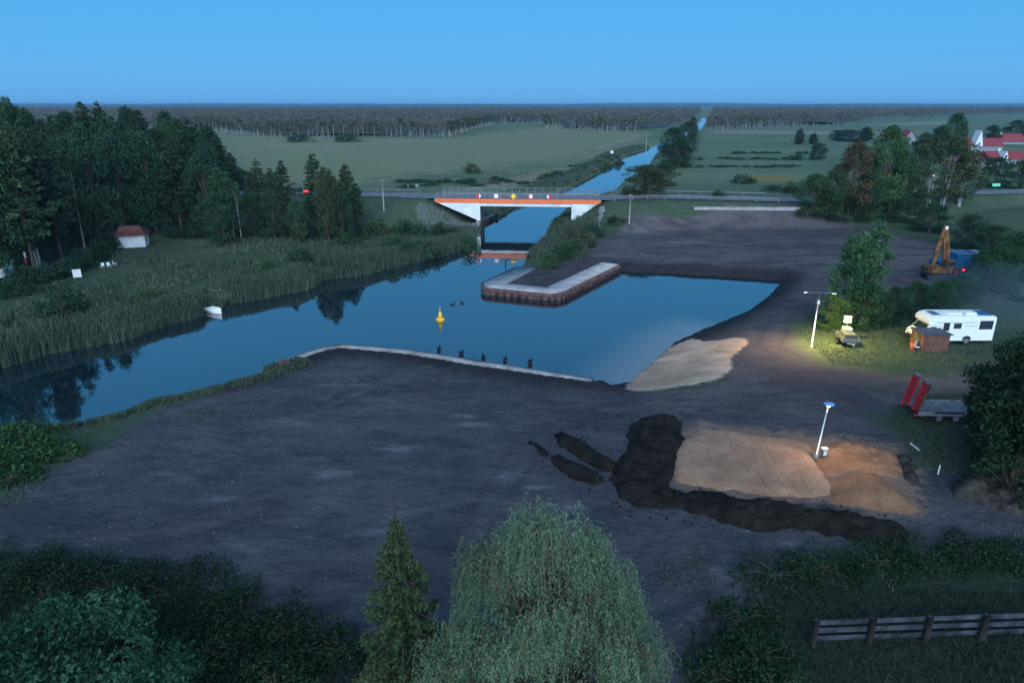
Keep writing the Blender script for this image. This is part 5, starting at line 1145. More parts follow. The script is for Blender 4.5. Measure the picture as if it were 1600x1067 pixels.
# --- tree belt on the right behind the dark field
for px, b_, t_, wd, k, tint, lab in ((1268, 336, 272, 50, 'dense', (.75, .9, .62), 'low wide tree at the left end of the roadside tree belt'), (1297, 336, 262, 50, 'broad', (.8, .9, .65), 'olive tree beside the brown tree in the roadside belt'), (1325, 336, 222, 60, 'broad', (1.6, .72, .62), 'brown autumn coloured tree in the roadside belt'),
    (1372, 334, 200, 70, 'broad', (.7, .9, .5), 'tallest green tree of the roadside belt'), (1352, 337, 262, 50, 'dense', (.6, .8, .6), 'dark tree low between the brown and the tallest tree'), (1400, 332, 236, 50, 'broad', (.6, .75, .55), 'dark green tree right of the tallest one'),
    (1425, 330, 214, 42, 'birch', (.9, .85, .7), 'thin birch with sparse crown, left of the pair by the village'), (1447, 328, 210, 46, 'birch', (1.0, .85, .65), 'thin birch in the middle of the roadside belt'), (1478, 326, 205, 60, 'birch', (1.15, .9, .6), 'large birch with bright white stem by the village'), (1500, 326, 225, 48, 'birch', (1.0, .85, .65), 'brownish birch right of the white stemmed one'),
    (1290, 338, 298, 44, 'dense', (.6, .75, .55), 'dark low tree at the foot of the left belt'), (1335, 340, 300, 44, 'dense', (.5, .65, .55), 'dark low tree under the brown one'), (1388, 340, 300, 44, 'dense', (.5, .7, .6), 'dark low tree under the tallest tree'), (1430, 338, 300, 36, 'dense', (.55, .75, .65), 'blue green low tree under the thin birches'),
    (1452, 362, 318, 54, 'dense', (.45, .7, .65), 'dark rounded tree beyond the excavator'), (1512, 388, 336, 52, 'dense', (.42, .62, .6), 'dark rounded tree above the blue truck'), (1545, 400, 352, 56, 'dense', (.5, .8, .55), 'dark green tree right of the blue truck'),
    (1575, 445, 362, 60, 'broad', (.5, .8, .5), 'taller green tree at the right end of the bush row'), (1540, 462, 398, 54, 'broad', (.5, .78, .5), 'leafy tree above the motorhome, left of the taller one'), (1505, 470, 428, 46, 'dense', (.5, .8, .5), 'green bushy tree above the motorhome roof'),
    (1466, 488, 440, 46, 'dense', (.48, .75, .5), 'green bushy tree left of the motorhome roof'), (1425, 498, 440, 56, 'dense', (.42, .68, .55), 'dark bushy tree behind the lit grass'), (1485, 478, 434, 44, 'dense', (.5, .78, .5), 'dark bush between the two bushy trees above the motorhome'), (1560, 455, 385, 50, 'dense', (.5, .8, .5), 'dense dark bush filling the diagonal row near its top end'), (1528, 440, 392, 40, 'dense', (.45, .72, .52), 'bush in the diagonal row beside the blue truck'), (1392, 506, 448, 40, 'dense', (.45, .7, .55), 'dark bushy tree right of the tall birches'),
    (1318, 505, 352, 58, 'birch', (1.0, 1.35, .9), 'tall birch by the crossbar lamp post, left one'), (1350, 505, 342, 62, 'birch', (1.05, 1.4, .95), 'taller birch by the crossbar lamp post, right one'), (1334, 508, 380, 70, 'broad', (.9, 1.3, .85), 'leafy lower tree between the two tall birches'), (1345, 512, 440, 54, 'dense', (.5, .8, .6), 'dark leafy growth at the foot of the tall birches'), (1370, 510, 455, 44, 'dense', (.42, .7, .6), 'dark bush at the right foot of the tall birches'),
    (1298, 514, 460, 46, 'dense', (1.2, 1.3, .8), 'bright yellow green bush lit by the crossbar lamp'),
    (1484, 252, 178, 46, 'broad', (.5, .8, .55), 'large dark green tree behind the long red roof'), (1462, 256, 196, 40, 'broad', (.5, .75, .6), 'dark tree left of the large village tree'), (1548, 226, 196, 22, 'dense', (.45, .65, .6), 'dark round tree right of the white gable'), (1584, 222, 188, 36, 'broad', (.45, .65, .6), 'dark tree at the right edge behind the houses'), (1606, 222, 186, 30, 'broad', (.45, .65, .6), 'dark tree cut off by the right edge behind the houses'),
    (1553, 292, 246, 52, 'dense', (.5, .9, .65), 'round green tree in front of the village houses'), (1592, 300, 250, 34, 'dense', (.6, .75, .65), 'dull tree at the right edge in front of the houses'), (1440, 250, 208, 36, 'broad', (.6, .75, .65), 'dark tree left of the village behind the birches'), (1405, 250, 212, 30, 'broad', (.6, .72, .65), 'grey green tree behind the tallest belt tree'),
    (1488, 300, 262, 34, 'dense', (.7, .75, .65), 'dull low tree left of the grey house'), (1340, 262, 228, 40, 'dense', (.6, .8, .7), 'grey green tree behind the brown tree')):
    tpx(k, px, b_, t_, wd, lab, tint=tint)
# shrubs edging the dark field
for px, yb in [(1300 + 18 * i, 345 + (i % 3)) for i in range(7)] + [(1405, 346), (1425, 350), (1560, 420), (1590, 470), (1600, 440)]:
    tpx('bush', px, yb, yb - 12, 26, 'low dark shrub along the foot of the roadside tree belt', cat='bush', group='shrubs along the roadside belt', tint=(.5, .75, .55))

# --- far woods: front rows as single trees, the mass behind as one mesh
FAR = [([(250, 204), (311, 203), (400, 213), (470, 216), (560, 216), (640, 215), (700, 215), (742, 202), (772, 195), (812, 193), (850, 195), (856, 202), (905, 203), (940, 207), (1008, 206)], 'pale stemmed tree in the front row of the far wood left of the canal', 'front row of the far wood left of the canal', 4.4),
       ([(1102, 206), (1140, 204), (1200, 200), (1270, 197), (1334, 197)], 'pale stemmed tree in the front row of the far wood right of the canal', 'front row of the far wood right of the canal', 8)]
def mk_far(seed):
    rg = np.random.default_rng(seed); h, wd = 10, 3.4; cs = []; rs = []
    for i in range(16):
        z = .38 + .6 * rg.random(); a = rg.random() * 6.28; rr = wd / 2 * (.3 + .6 * rg.random()) * math.sin(min(1, (1.06 - z) * 1.7) * 1.57); cs.append((rr * math.cos(a), rr * math.sin(a), z * h)); rs.append(.5 + .35 * rg.random())
    V, Fc, t = clumps(cs, rs, 16, .62, 1.1, rg, fill=.6)
    b = MB(); b.tube([(0, 0, -.3), (rg.normal() * .15, 0, 5), (rg.normal() * .3, 0, 9)], [.16, .12, .05], 5)
    tv = np.array(b.v); tf = np.array([f for f in b.f if len(f) == 4])
    Vv = np.vstack([V, tv]); Ff = np.vstack([Fc, tf + len(V)]); mi = [0] * len(Fc) + [1] * len(tf)
    return mesh_np('far_tree', Vv, Ff, [M['leaf'], M['birchbark'] if seed % 3 else M['bark']], mi, attrs=dict(tone=np.concatenate([t, np.zeros(len(tv))])))
FT = [mk_far(s) for s in range(31, 38)]
rf_ = random.Random(3); frontpts = []
for pxs, lab, grp, sp in FAR:
    P = GP(pxs, 0); D = densify(P, sp)
    for p in D:
        x, y = p[0] + rf_.uniform(-1.4, 1.4), p[1] + rf_.uniform(-3, 5); o = link('birch_tree', rf_.choice(FT)); k = rf_.uniform(.72, 1.3)
        o.location = (x, y, -.1); o.scale = (k * 1.1, k * 1.1, k); o.rotation_euler.z = rf_.uniform(0, 6.28); c = rf_.uniform(.65, 1.0); o.color = (c * rf_.uniform(1.0, 1.3), c * .82, c * .68, 1); tag(o, lab, 'tree', grp)
# mass of the far woods
def forest_mass(name, polys, hmean, n, size, tintmat, label, rng, yfall=1.0):
    Cs = []; T = []; S = []
    for poly, cnt in zip(polys, n):
        x0, y0 = poly.min(0); x1, y1 = poly.max(0); got = 0; tries = 0
        ys = y0 * (y1 / y0) ** rng.random(cnt * 6); u0, u1 = (poly[:, 0] / poly[:, 1]).min(), (poly[:, 0] / poly[:, 1]).max()
        xs = (u0 + (u1 - u0) * rng.random(cnt * 6)) * ys; P = np.stack([xs, ys], 1); P = P[sdist(P, poly) > 0][:cnt]
        hh_ = hmean * (1 + .30 * vnoise(P, 60, 2) + .18 * vnoise(P, 12, 3) + .10 * rng.normal(size=len(P)))
        sc2 = np.maximum(1, P[:, 1] / 900) ** .5 * size
        tn = np.clip(.5 + .3 * vnoise(P, 35, 5) + .2 * rng.normal(size=len(P)), 0, 1)
        k = 15
        for _ in range(k):
            d = rng.normal(size=(len(P), 3)) * np.stack([sc2 * .8, sc2 * .8, np.full(len(P), hmean * .14)], 1)
            zf = hh_ * (.30 + .68 * rng.random(len(P)) ** .5); Cs.append(np.column_stack([P, zf]) + d * [1, 1, .5]); T.append(np.clip(tn + .15 * rng.normal(size=len(P)), 0, 1)); S.append(sc2 * (.5 + .7 * rng.random(len(P))))
    C = np.vstack(Cs); V, Fc = rot_quads(C, np.concatenate(S), asp=1.3, rng=rng); t = np.repeat(np.concatenate(T), 4)
    o = link(name, mesh_np(name, V, Fc, [tintmat], attrs=dict(tone=t))); return tag(o, label, 'wood', kind='stuff')
rg2 = np.random.default_rng(77)
fl_ = GP([(250, 203), (311, 202), (400, 212), (470, 215), (560, 215), (640, 214), (700, 214), (742, 201), (772, 194), (812, 192), (850, 194), (856, 201), (905, 202), (940, 206), (1008, 205), (1066, 200), (1086, 190), (1095, 178)], 0)
def deep(poly, ufar0, ufar1, Y): return np.vstack([poly, [[ufar1 * Y, Y], [ufar0 * Y, Y]]])
LWOOD = deep(fl_, -.62, .262, 5200); LL = np.array([[-.72 * 5200, 5200], [-.35 * 5200, 5200], [-.50 * 650, 650], [-.60 * 420, 420], [-.78 * 420, 420]])
RWOOD = np.vstack([GP([(1104, 205), (1140, 203), (1200, 199), (1270, 196), (1334, 196)], 0), [[.505 * 1100, 1100], [.46 * 2000, 2000], [.47 * 3000, 3000], [.80 * 3400, 3400], [.80 * 5200, 5200], [.28 * 5200, 5200]]])
RW2 = np.vstack([GP([(1340, 190), (1400, 188), (1460, 188), (1462, 184), (1600, 180), (1640, 180)], 0), [[.85 * 2600, 2600], [.5 * 2600, 2600]]])
M['farleaf'] = foliage_mat('far_wood_leaves', (.072, .072, .053), (.130, .116, .084), .1)
forest_mass('far_wood', [LWOOD, LL], 10.5, [15000, 4000], 1.7, M['farleaf'], 'brownish green mass of the far wood left of the canal', rg2)
forest_mass('far_wood', [RWOOD, RW2], 10.5, [7000, 2500], 1.7, M['farleaf'], 'brownish green mass of the far wood right of the canal', rg2)
def far_trunks(poly_px, n, label):
    L_ = GP(poly_px, 0); P = along_line(L_, n); h = 5.5 + 3 * rg2.random(n); a = rg2.random(n) * 3.14; w_ = .10 + .10 * rg2.random(n); V = []
    for k in (0, math.pi / 2):
        d = np.stack([np.cos(a + k), np.sin(a + k)], 1) * w_[:, None]; V.append(np.stack([np.column_stack([P - d, np.zeros(n)]), np.column_stack([P + d, np.zeros(n)]), np.column_stack([P + d * .6, h]), np.column_stack([P - d * .6, h])], 1))
    V = np.concatenate(V).reshape(-1, 3); o = link('far_trunks', mesh_np('far_trunks', V, np.arange(len(V)).reshape(-1, 4), [M['birchbark']])); tag(o, label, 'wood', kind='stuff')
def along_line(L_, n):
    l = np.linalg.norm(np.diff(L_, axis=0), axis=1); c = np.concatenate([[0], np.cumsum(l)]); s = rg2.random(n) * c[-1]; i = np.clip(np.searchsorted(c, s) - 1, 0, len(l) - 1); p = L_[i] + (L_[i + 1] - L_[i]) * ((s - c[i]) / l[i])[:, None]
    p[:, 1] += 2 + 34 * rg2.random(n); return p
far_trunks([(480, 216), (560, 216), (640, 215), (700, 215), (742, 202), (772, 195), (812, 193), (850, 195), (856, 202), (905, 203), (940, 207), (1008, 206)], 420, 'thin pale stems inside the edge of the far wood left of the canal')
far_trunks([(1102, 206), (1140, 204), (1200, 200), (1270, 197), (1334, 197)], 80, 'thin pale stems inside the edge of the far wood right of the canal')
# canopy floor under the crowns so the ground does not glare through
def canopy(name, poly, h, label):
    xs = np.linspace(0, 1, 90); y0, y1 = poly[:, 1].min(), poly[:, 1].max(); ys = y0 * (y1 / y0) ** xs; u0, u1 = (poly[:, 0] / poly[:, 1]).min(), (poly[:, 0] / poly[:, 1]).max(); uu = np.linspace(u0, u1, 420)
    Yq, Uq = np.meshgrid(ys, uu, indexing='ij'); Q = np.stack([(Uq * Yq).ravel(), Yq.ravel()], 1); s = sdist(Q, poly); z = h * .8 * sstep(14, 50, s) * (.82 + .12 * vnoise(Q, 22, 4) + .10 * vnoise(Q, 8, 6))
    i2 = (np.arange(89)[:, None] * 420 + np.arange(419)[None]).ravel(); Fq = np.stack([i2, i2 + 1, i2 + 421, i2 + 420], 1); Fq = Fq[s[Fq].min(1) > 16]
    o = link(name, mesh_np(name, np.column_stack([Q, z]), Fq, [M['farleaf']], attrs=dict(tone=np.clip(.3 + .25 * vnoise(Q, 15, 9), 0, 1)))); return tag(o, label, 'wood', kind='stuff')
canopy('far_wood_canopy', LWOOD, 9, 'closed canopy of the far wood left of the canal'); canopy('far_wood_canopy', RWOOD, 9, 'closed canopy of the far wood right of the canal')
# far ridges on the horizon
hm = earth_mat('forested_hills', (.035, .045, .03), (.06, .07, .045), .02, .1)
for k, (Y, hmx, u0, u1, sd3) in enumerate(((7000, 27, -1.3, 1.5, 1), (10000, 46, -.9, 1.5, 2), (5600, 24, .35, 1.6, 3))):
    uu = np.linspace(u0, u1, 900); X = uu * Y; Pq = np.stack([X, np.zeros_like(X)], 1)
    z = hmx * (.78 + .16 * vnoise(Pq, Y * .12, sd3) + .04 * vnoise(Pq, Y * .01, sd3 + 5) + .03 * vnoise(Pq, 30, sd3 + 7)); z *= sstep(u0, u0 + .12, uu) * sstep(u1, u1 - .1, uu)
    V = np.vstack([np.column_stack([X, np.full(900, Y), np.full(900, -.5)]), np.column_stack([X, np.full(900, Y + 200), z]), np.column_stack([X, np.full(900, Y + 1200), z * .8]), np.column_stack([X, np.full(900, Y + 1500), np.full(900, -.5)])])
    Fc = [(r * 900 + i, r * 900 + i + 1, (r + 1) * 900 + i + 1, (r + 1) * 900 + i) for r in range(3) for i in range(899)]
    tag(link('hills', mesh_np('hills', V, np.array(Fc), [hm], smooth=False)), kind='structure')

# ------------------------------------------------------------------ reeds and grass (stuff)
def blades(P, hgt, wdt, m, name, label, cat, zoff=0, spread=.25, rng=RNG, tone0=.5, z=None):
    n = len(P); zz = (heights(P)[0] if z is None else z) + zoff; a = rng.random(n) * 6.28; d = np.stack([np.cos(a), np.sin(a)], 1) * (wdt * (.6 + .8 * rng.random(n)))[:, None] / 2
    L = hgt * (.55 + .6 * rng.random(n)); ln = rng.normal(size=(n, 2)) * spread * L[:, None]
    v0 = np.column_stack([P - d, zz]); v1 = np.column_stack([P + d, zz]); v2 = np.column_stack([P + ln + d * .35, zz + L]); v3 = np.column_stack([P + ln - d * .35, zz + L])
    V = np.stack([v0, v1, v2, v3], 1).reshape(-1, 3); tn = np.clip(tone0 + .25 * vnoise(P, 5, 3) + .16 * rng.normal(size=n), 0, 1)
    tt = np.repeat(tn, 4); o = link(name, mesh_np(name, V, np.arange(n * 4).reshape(-1, 4), [m], attrs=dict(tone=tt))); o.color = (1, 1, 1, 1); return tag(o, label, cat, kind='stuff')
def along(line, n, lo, hi, side, rng=RNG):
    L = np.linalg.norm(np.diff(line, axis=0), axis=1); c = np.concatenate([[0], np.cumsum(L)]); s = rng.random(n) * c[-1]; i = np.clip(np.searchsorted(c, s) - 1, 0, len(L) - 1); t = (s - c[i]) / L[i]
    p = line[i] + (line[i + 1] - line[i]) * t[:, None]; T = (line[i + 1] - line[i]) / L[i][:, None]; Nn = np.stack([-T[:, 1], T[:, 0]], 1) * side
    return p + Nn * (lo + (hi - lo) * rng.random(n) ** 1.2)[:, None]
lb = WATER[:18]
P = along(lb, 90000, -.7, 6.0, 1); P = P[sdist(P, WATER) < .9]
kk = vnoise(P, 4, 12) + vnoise(P, 1.5, 13) * .5; P = P[kk > -1.05]
for bx_, by_, br_ in ((336, 487, 1.7), (341, 474, 1.6), (512, 432, 1.2)):
    q = G(bx_, by_, ZW); P = P[((P - np.array([q.x, q.y])) ** 2).sum(1) > br_ ** 2]
dd = np.clip(-sdist(P, WATER), 0, 7); hgt = 1.4 - .12 * dd + .35 * vnoise(P, 3, 14)
blades(P, hgt, .12, M['reed'], 'reeds', 'dense belt of green reeds along the left bank', 'reeds', spread=.10, z=np.maximum(heights(P)[0], ZW - .1))
P = along(lb, 26000, 5.0, 17, 1); P = P[(sdist(P, WOOD) < 0)]
blades(P, .75, .14, M['reed'], 'meadow_grass', 'rough tall grass behind the reeds', 'grass', spread=.3)
P = along(WATER[20:26], 9000, .2, 9, 1); blades(P, .9, .35, M['reed'], 'bank_grass', 'rough grass on the left canal bank beyond the road', 'grass', spread=.3)
sb = GP([(455, 566), (400, 586), (341, 603), (278, 616), (231, 624), (184, 642), (131, 655), (87, 662), (0, 690), (-200, 756)], -.6)
P = along(sb, 30000, -.8, 3.2, 1); P = P[np.abs(sdist(P, WATER)) < 4]; P = P[(vnoise(P, 3, 4) > -.5) & (sdist(P, WATER) < .5)]
blades(P, .38, .08, M['reed'], 'bank_grass', 'low green grass along the yard side of the river', 'grass', spread=.3)
rb = GP([(866, 350), (862, 360), (852, 378), (832, 396), (822, 410)], ZW); P = along(rb, 16000, -.3, 9, 1); P = P[(sdist(P, WATER) < .2) & (sdist(P, core) < 1.0)]
blades(P, 1.1, .12, M['reed'], 'bank_grass', 'rough grass on the right canal bank above the pier', 'grass', spread=.25)
# tufts scattered in the rough meadows and grass patches
def scatter(poly, n, rng=RNG):
    x0, y0 = poly.min(0); x1, y1 = poly.max(0); P = np.stack([rng.uniform(x0, x1, n), rng.uniform(y0, y1, n)], 1); return P[sdist(P, poly) > 0]
mead = GP([(0, 570), (0, 455), (110, 428), (190, 392), (260, 375), (380, 356), (560, 350), (700, 345), (720, 372), (620, 405), (480, 440), (350, 470), (200, 520)], 0)
P = scatter(mead, 26000); P = P[vnoise(P, 6, 21) > -.1]; blades(P, .5, .16, M['reed'], 'meadow_grass', 'tufts of rough grass across the left bank meadow', 'grass', spread=.5, tone0=.45)
P = scatter(GP([(1240, 515), (1300, 500), (1400, 500), (1600, 500), (1600, 560), (1420, 580), (1300, 566)]), 26000); P = P[(sdist(P, BARE) < .3) & (vnoise(P, 3, 2) > -.6)]; blades(P, .16, .06, M['reed'], 'lawn', 'short grass round the motorhome', 'grass', spread=.4, tone0=.7)
P = scatter(GP([(1390, 640), (1450, 615), (1640, 605), (1640, 760), (1430, 740)]), 26000); P = P[(sdist(P, BARE) < .3)]; blades(P, .2, .06, M['reed'], 'lawn', 'short grass round the platform trailer', 'grass', spread=.4)
P = scatter(GP([(1000, 606), (1080, 604), (1128, 592), (1150, 588), (1130, 600), (1080, 611), (1020, 612)]), 1500); blades(P, .16, .06, M['reed'], 'weeds', 'strip of weeds below the sandy beach', 'weeds', spread=.4)
P = scatter(GP([(700, 280), (860, 262), (940, 245), (960, 250), (920, 270), (850, 290), (700, 294)]), 5000); P = P[vnoise(P, 9, 5) > 0]; blades(P, .5, .3, M['dry'], 'dry_grass', 'pale dry grass on the field beside the canal', 'grass', spread=.5)
# loose stones on the yard
P = scatter(GP([(0, 760), (200, 670), (455, 575), (700, 580), (980, 610), (1300, 620), (1560, 740), (1700, 860), (1200, 900), (1000, 1150), (600, 1150), (500, 1000), (0, 870)]), 7500)
zz = heights(P)[0]; s = .018 + .05 * RNG.random(len(P)) ** 4; base = np.array([(1, 0, -.3), (-.5, .87, -.3), (-.5, -.87, -.3), (.1, .05, .8)]); V = (base[None] * s[:, None, None] * (1 + .4 * RNG.normal(size=(len(P), 4, 3)))) + np.column_stack([P, zz])[:, None]
o4 = np.arange(len(P))[:, None] * 4; Fs = np.vstack([o4 + np.array([[0, 1, 3]]), o4 + np.array([[1, 2, 3]]), o4 + np.array([[2, 0, 3]])])
tag(link('loose_stones', mesh_np('loose_stones', V.reshape(-1, 3), Fs, [M['concrete']])), 'small pale stones strewn over the grey yard', 'stones', kind='stuff')

def clods(poly, n, smax, m, name, label, cat):
    P = scatter(GP(poly), n); zz = heights(P)[0]; s = .02 + smax * RNG.random(len(P)) ** 3
    base = np.array([(1, 0, 0), (-1, 0, 0), (0, 1, 0), (0, -1, 0), (0, 0, 1), (0, 0, -1)], float); V = base[None] * s[:, None, None] * (1 + .35 * RNG.normal(size=(len(P), 6, 3))) + np.column_stack([P, zz])[:, None]
    f0 = np.array([(0, 2, 4), (2, 1, 4), (1, 3, 4), (3, 0, 4), (2, 0, 5), (1, 2, 5), (3, 1, 5), (0, 3, 5)]); Fc = (np.arange(len(P))[:, None, None] * 6 + f0[None]).reshape(-1, 3)
    tag(link(name, mesh_np(name, V.reshape(-1, 3), Fc, [m])), label, cat, kind='stuff')
clods([(810, 665), (980, 640), (1080, 640), (1070, 760), (1430, 800), (1450, 860), (1260, 845), (1090, 825), (940, 800), (850, 740)], 2600, .075, black, 'soil_clods', 'loose black clods spilled round the topsoil heap', 'clods')
clods([(1040, 660), (1200, 665), (1420, 685), (1460, 740), (1450, 820), (1280, 800), (1050, 770)], 1300, .05, sando, 'sand_clods', 'loose sandy clods spilled round the sand heaps', 'clods')
clods([(1150, 560), (1300, 575), (1500, 590), (1500, 630), (1300, 640), (1100, 640), (980, 615)], 1200, .05, fillm, 'mud_clods', 'loose mud clods on the track below the lit grass', 'clods')
P = scatter(GP([(130, 700), (200, 665), (340, 615), (455, 575), (480, 585), (330, 650), (170, 720), (60, 770), (0, 800), (0, 770)]), 7000); P = P[vnoise(P, 2.2, 8) > .15]; blades(P, .22, .06, M['reed'], 'weeds', 'patchy weeds creeping onto the yard from the river bank', 'weeds', spread=.5)
P = scatter(GP([(900, 870), (1180, 850), (1450, 860), (1600, 830), (1600, 900), (1150, 960)]), 5000); P = P[vnoise(P, 1.8, 9) > .35]; blades(P, .2, .05, M['reed'], 'weeds', 'patchy weeds on the yard in front of the lower right hedge', 'weeds', spread=.5)

# ------------------------------------------------------------------ foreground vegetation
# spruce
def near_spruce():
    rg = np.random.default_rng(91); q = G(622, 1120, 0); Y = 20.5; x = (613 - 800) / F * (Y * cp + 12 * sp_); zt = zat(770, Y)
    t = thing('spruce_tree', 'slender dark spruce with a bare leader in front of the willow', 'tree', (x, Y, 0)); C = []; T = []; D = []; lim = []
    z = .6
    Hh = zt - 1.0
    while z < Hh - .1:
        f = 1 - z / Hh; L0 = 2.5 * f ** .95 + .12; nb = 5 + int(rg.random() * 3); a0 = rg.random() * 6.28
        for k in range(nb):
            a = a0 + 6.28 * k / nb + rg.normal() * .2; L = L0 * (.50 + .75 * rg.random()); m_ = int(170 * L + 14)
            s = rg.random(m_) ** .7; dx, dy = math.cos(a), math.sin(a); drop = (-.25 - .40 * f) * s * L + .32 * (s ** 2.5) * L
            side = rg.normal(size=m_) * .15 * L * (1.15 - s); hang = -np.abs(rg.normal(size=m_)) * .20 * (.4 + f)
            C.append(np.stack([dx * s * L - dy * side, dy * s * L + dx * side, z + drop + hang], 1)); T.append(np.clip(.25 + .55 * s + .15 * rg.normal(size=m_), 0, 1))
            lim.append(((0, 0, z), (dx * L, dy * L, z + (-.15 - .35 * f + .25) * L), .022))
        z += .22 + .16 * f
    C = np.vstack(C); tt = np.concatenate(T); V, Fc = rot_quads(C, .055 + .05 * rg.random(len(C)), asp=2.6, rng=rg, droop=1.4)
    c = link('crown', crown_mesh('spruce_crown', V, Fc, np.repeat(tt, 4), M['needle']), t); c.color = (.75, .85, .65, 1)
    link('trunk', trunk_mesh('spruce_trunk', zt, .11, M['bark'], lim, 0), t)
near_spruce()
# weeping willow
def near_willow():
    rg = np.random.default_rng(17); Y = 18.5; zt = zat(792, Y); x = (862 - 800) / F * (Y * cp + (H - 6) * sp_); Rw = 4.6
    t = thing('willow_tree', 'large pale green weeping willow in the foreground', 'tree', (x, Y, 0)); V = []; T = []; W = []; lim = []
    starts = []
    lobes = [(-.5, -.2, zt - .25, .55), (.1, .1, zt - .55, .7), (-1.1, .5, zt - 1.2, .8), (.9, .3, zt - 1.2, .85), (-2.1, 0, zt - 1.6, .7), (1.9, -.2, zt - 2.1, .9)]
    for i in range(26):
        a = i * 2.39996 + rg.normal() * .15; q = math.sqrt((i + 1.5) / 27); r = (Rw - 1.1) * q
        lobes.append((r * math.cos(a), r * math.sin(a), zt - .6 - (.75 * q + .25 * q * q) * 6.0 + rg.normal() * .55, .7 + .5 * rg.random()))
    for (lx, ly, lz, lr) in lobes:
        lt = rg.normal(.5, .2)
        for k in range(9):
            a2 = rg.random() * 6.28; q2 = math.sqrt(rg.random()); x_, y_ = lx + lr * q2 * math.cos(a2), ly + lr * q2 * math.sin(a2)
            starts.append((x_, y_, lz - .75 * lr * q2 ** 2 + rg.normal() * .12, math.atan2(ly, lx) + rg.normal() * .5, lt))
    bough = MB()
    for (bx, by, bz, a, q) in starts:
        bough.tube([(bx * .12, by * .12, max(1.8, bz - 4.2)), (bx * .55, by * .55, bz - 1.0), (bx, by, bz), (bx * 1.05 + .2 * math.cos(a), by * 1.05 + .2 * math.sin(a), bz - .25)], [.05, .03, .014, .006], 5, cap=False)
        tone = np.clip(q + .12 * rg.normal(), .02, 1)
        for k in range(17):
            a2 = a + rg.normal() * .9; out = (.2 + .6 * rg.random()) * .75; L = .8 + 1.5 * rg.random(); px_ = bx + rg.normal() * .28; py_ = by + rg.normal() * .28; pz_ = bz + rg.normal() * .22; n = int(L * 17)
            s = np.linspace(.02, 1, n); ox = out * (1 - np.exp(-2.6 * s)); zz_ = .22 * np.sin(np.minimum(1, s * 3) * math.pi) * .7 - L * s ** 1.35
            Cx = np.stack([px_ + math.cos(a2) * ox + .03 * rg.normal(size=n), py_ + math.sin(a2) * ox + .03 * rg.normal(size=n), pz_ + zz_], 1)
            V.append(Cx); T.append(np.clip(tone + .12 * rg.normal() + .10 * rg.normal(size=n), 0, 1))
            if k % 4 == 0: W.append(Cx[::4])
    C = np.vstack(V); tt = np.concatenate(T)
    n = len(C); lean = rg.normal(size=(n, 3)) * .55; lean[:, 2] -= .9; lean /= np.linalg.norm(lean, axis=1)[:, None]; b = rg.normal(size=(n, 3)); b -= (b * lean).sum(1)[:, None] * lean; b /= np.linalg.norm(b, axis=1)[:, None]
    L = (.10 + .08 * rg.random(n))[:, None]; w_ = .026
    Vq = np.stack([C, C + lean * L * .45 + b * w_ * .5, C + lean * L, C + lean * L * .45 - b * w_ * .5], 1).reshape(-1, 3)
    c = link('crown', crown_mesh('willow_crown', Vq, np.arange(n * 4).reshape(-1, 4), np.repeat(tt, 4), M['willow']), t); c.color = (.55, .74, .68, 1)
    tw = MB()
    for q in W: tw.tube([tuple(p) for p in q], .006, 3, cap=False)
    twig = mat('willow_twigs', (.22, .20, .10), .7, bmp=0); tw.build('twigs', twig, t)
    tr = trunk_mesh('willow_trunk', 7.5, .33, M['bark'], [((0, 0, 2.0), (2.2, .3, 6.2), .14), ((0, 0, 2.2), (-2.0, .8, 6.8), .14), ((0, 0, 2.5), (.5, 2.0, 6.6), .12), ((0, 0, 2.4), (.4, -2.2, 6.0), .12)], .3); link('trunk', tr, t)
    bough.build('boughs', M['bark'], t)
near_willow()
# hedges and bushes in the foreground corners
def near_bush(px, py_top, Y, wpx, h_, label, tint, seed, leaf=.10, per=420, asp=1.3, name='bush', depth=.8, m='leaf', nclump=40, fill=.45):
    rg = np.random.default_rng(seed); zt = zat(py_top, Y); u = (px - 800) / F; x = u * (Y * cp + (H - zt * .5) * sp_); wd = wpx * mpp(Y, zt * .5); t = thing(name, label, 'bush' if name == 'bush' else 'tree', (x, Y, 0)); cs = []; rs = []; lim = []
    for i in range(nclump):
        a = rg.random() * 6.28; q = rg.random() ** .5; rr = wd / 2 * q * .86; r = min(.9, wd * .12) * (.6 + .6 * rg.random()); zc = max(r * .3, zt * (1 - .42 * q ** 2.2) * (1 - .75 * rg.random() ** 2.2) - r * .7)
        c = (rr * math.cos(a), rr * math.sin(a) * depth, zc); cs.append(c); rs.append(r)
        if i % 3 == 0: lim.append(((0, 0, .1), c, .04))
    V, Fc, tt = clumps(cs, rs, per, leaf, .85, rg, asp=asp, fill=fill)
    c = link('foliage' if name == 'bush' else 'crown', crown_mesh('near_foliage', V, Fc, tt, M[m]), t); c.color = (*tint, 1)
    link('stem' if name == 'bush' else 'trunk', trunk_mesh('near_stem', zt * .6, .08 if name == 'bush' else .28, M['bark'], lim, .3), t); return t
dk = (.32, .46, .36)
for i, (px, pt, Y, wp) in enumerate(((-60, 885, 27, 260), (60, 893, 27.5, 210), (170, 902, 27, 210), (275, 915, 26.5, 210), (375, 935, 25.5, 190), (455, 965, 24, 170), (530, 1000, 23, 150), (320, 985, 23, 220), (430, 1030, 21, 200))):
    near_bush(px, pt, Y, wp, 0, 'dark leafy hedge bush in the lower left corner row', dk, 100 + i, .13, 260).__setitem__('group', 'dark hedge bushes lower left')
near_bush(120, 948, 20.5, 330, 0, 'blue green bush with large pale leaves in the lower left corner', (.48, .88, .86), 130, .17, 330, 1.1, fill=.3)
near_bush(-40, 985, 18.5, 240, 0, 'second blue green bush cut off by the left edge', (.44, .80, .80), 131, .17, 330, 1.1, fill=.3)
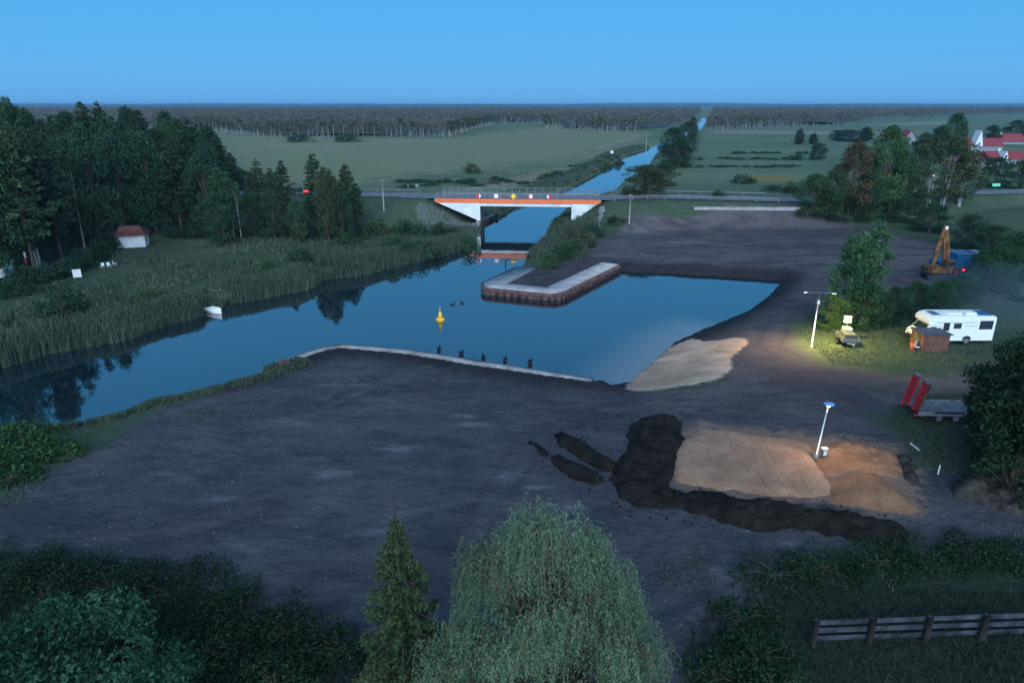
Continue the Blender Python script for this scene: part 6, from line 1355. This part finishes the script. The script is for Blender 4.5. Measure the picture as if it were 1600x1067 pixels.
near_bush(240, 1000, 18, 200, 0, 'third blue green bush at the bottom edge', (.40, .76, .78), 132, .17, 330, 1.1, fill=.3)
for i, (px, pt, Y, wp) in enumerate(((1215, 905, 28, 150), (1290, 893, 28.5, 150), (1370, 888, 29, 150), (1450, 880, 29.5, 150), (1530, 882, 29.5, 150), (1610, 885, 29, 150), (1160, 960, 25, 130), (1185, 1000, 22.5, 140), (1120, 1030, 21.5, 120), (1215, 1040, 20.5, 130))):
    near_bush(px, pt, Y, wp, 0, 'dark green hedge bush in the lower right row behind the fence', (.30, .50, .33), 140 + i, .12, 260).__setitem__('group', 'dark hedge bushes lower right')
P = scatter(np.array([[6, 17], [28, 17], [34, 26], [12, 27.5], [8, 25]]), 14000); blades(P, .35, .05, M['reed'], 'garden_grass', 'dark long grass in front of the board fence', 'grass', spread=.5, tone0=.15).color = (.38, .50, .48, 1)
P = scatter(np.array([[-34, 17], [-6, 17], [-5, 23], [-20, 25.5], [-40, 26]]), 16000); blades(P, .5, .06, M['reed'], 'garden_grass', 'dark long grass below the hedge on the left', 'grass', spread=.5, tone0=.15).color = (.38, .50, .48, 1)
# willow scrub on the near left bank
for i, (px, pt, Y, wp, tint) in enumerate(((40, 660, 42, 130, (.8, 1.05, .55)), (-50, 672, 41, 130, (.7, .95, .5)), (92, 690, 40.5, 90, (.7, .98, .5)), (15, 705, 38.8, 130, (.65, .92, .5)), (-60, 720, 38, 120, (.6, .85, .5)), (20, 735, 37.2, 90, (.5, .7, .42)))):
    near_bush(px, pt, Y, wp, 0, ['rounded green scrub at the river on the left, highest of the patch', 'green scrub cut off by the left edge at the river', 'smaller green scrub at the right of the river patch', 'green scrub in the middle of the river patch', 'lower green scrub cut off by the left edge', 'darkest scrub at the bottom of the river patch'][i], tint, 160 + i, .2, 120)
# big dark tree on the right edge
near_bush(1672, 505, 37.5, 290, 0, 'big dark broadleaf tree at the right edge', (.27, .42, .30), 171, .20, 300, 1.4, name='broadleaf_tree', nclump=170, depth=1.0)
near_bush(1600, 600, 35.5, 150, 0, 'lower dark tree joined to the left side of the big one', (.26, .40, .29), 172, .19, 300, 1.4, name='broadleaf_tree', nclump=100, depth=1.0)

# ------------------------------------------------------------------ evening air
hb = MB(); hb.box(-12000, -300, -6, 12000, 12800, 62)
hm2 = bpy.data.materials.new('evening_haze'); hm2.use_nodes = True; nt = hm2.node_tree; nt.nodes.remove(nt.nodes['Principled BSDF'])
pv = N(nt, 'ShaderNodeVolumePrincipled'); pv.inputs['Color'].default_value = (.32, .66, 1.0, 1); pv.inputs['Density'].default_value = HAZE; pv.inputs['Anisotropy'].default_value = 0.0
nt.links.new(pv.outputs[0], nt.nodes['Material Output'].inputs['Volume'])
tag(hb.build('haze', hm2), kind='stuff')

# thin ground mist / smoke at the foot of the pines and by the right hand bushes
mm = bpy.data.materials.new('ground_mist'); mm.use_nodes = True; nt = mm.node_tree; nt.nodes.remove(nt.nodes['Principled BSDF'])
pv = N(nt, 'ShaderNodeVolumePrincipled'); pv.inputs['Color'].default_value = (.45, .68, 1.0, 1); pv.inputs['Density'].default_value = .007
nt.links.new(pv.outputs[0], nt.nodes['Material Output'].inputs['Volume'])
for px, py, rx, ry, rz_ in ((480, 352, 17, 7, 4.2), (1590, 500, 9, 12, 4.5)):
    q = G(px, py, 0); V = []; n, k = 20, 10
    for i in range(k + 1):
        for j in range(n):
            a, e = 2 * math.pi * j / n, math.pi * i / k - math.pi / 2; V.append((rx * math.cos(e) * math.cos(a), ry * math.cos(e) * math.sin(a), rz_ * math.sin(e)))
    Fc = [(i * n + j, i * n + (j + 1) % n, (i + 1) * n + (j + 1) % n, (i + 1) * n + j) for i in range(k) for j in range(n)]
    o = link('mist', mesh_np('mist', V, np.array(Fc), [mm], smooth=True)); o.location = (q.x, q.y, 1.2); tag(o, kind='stuff')
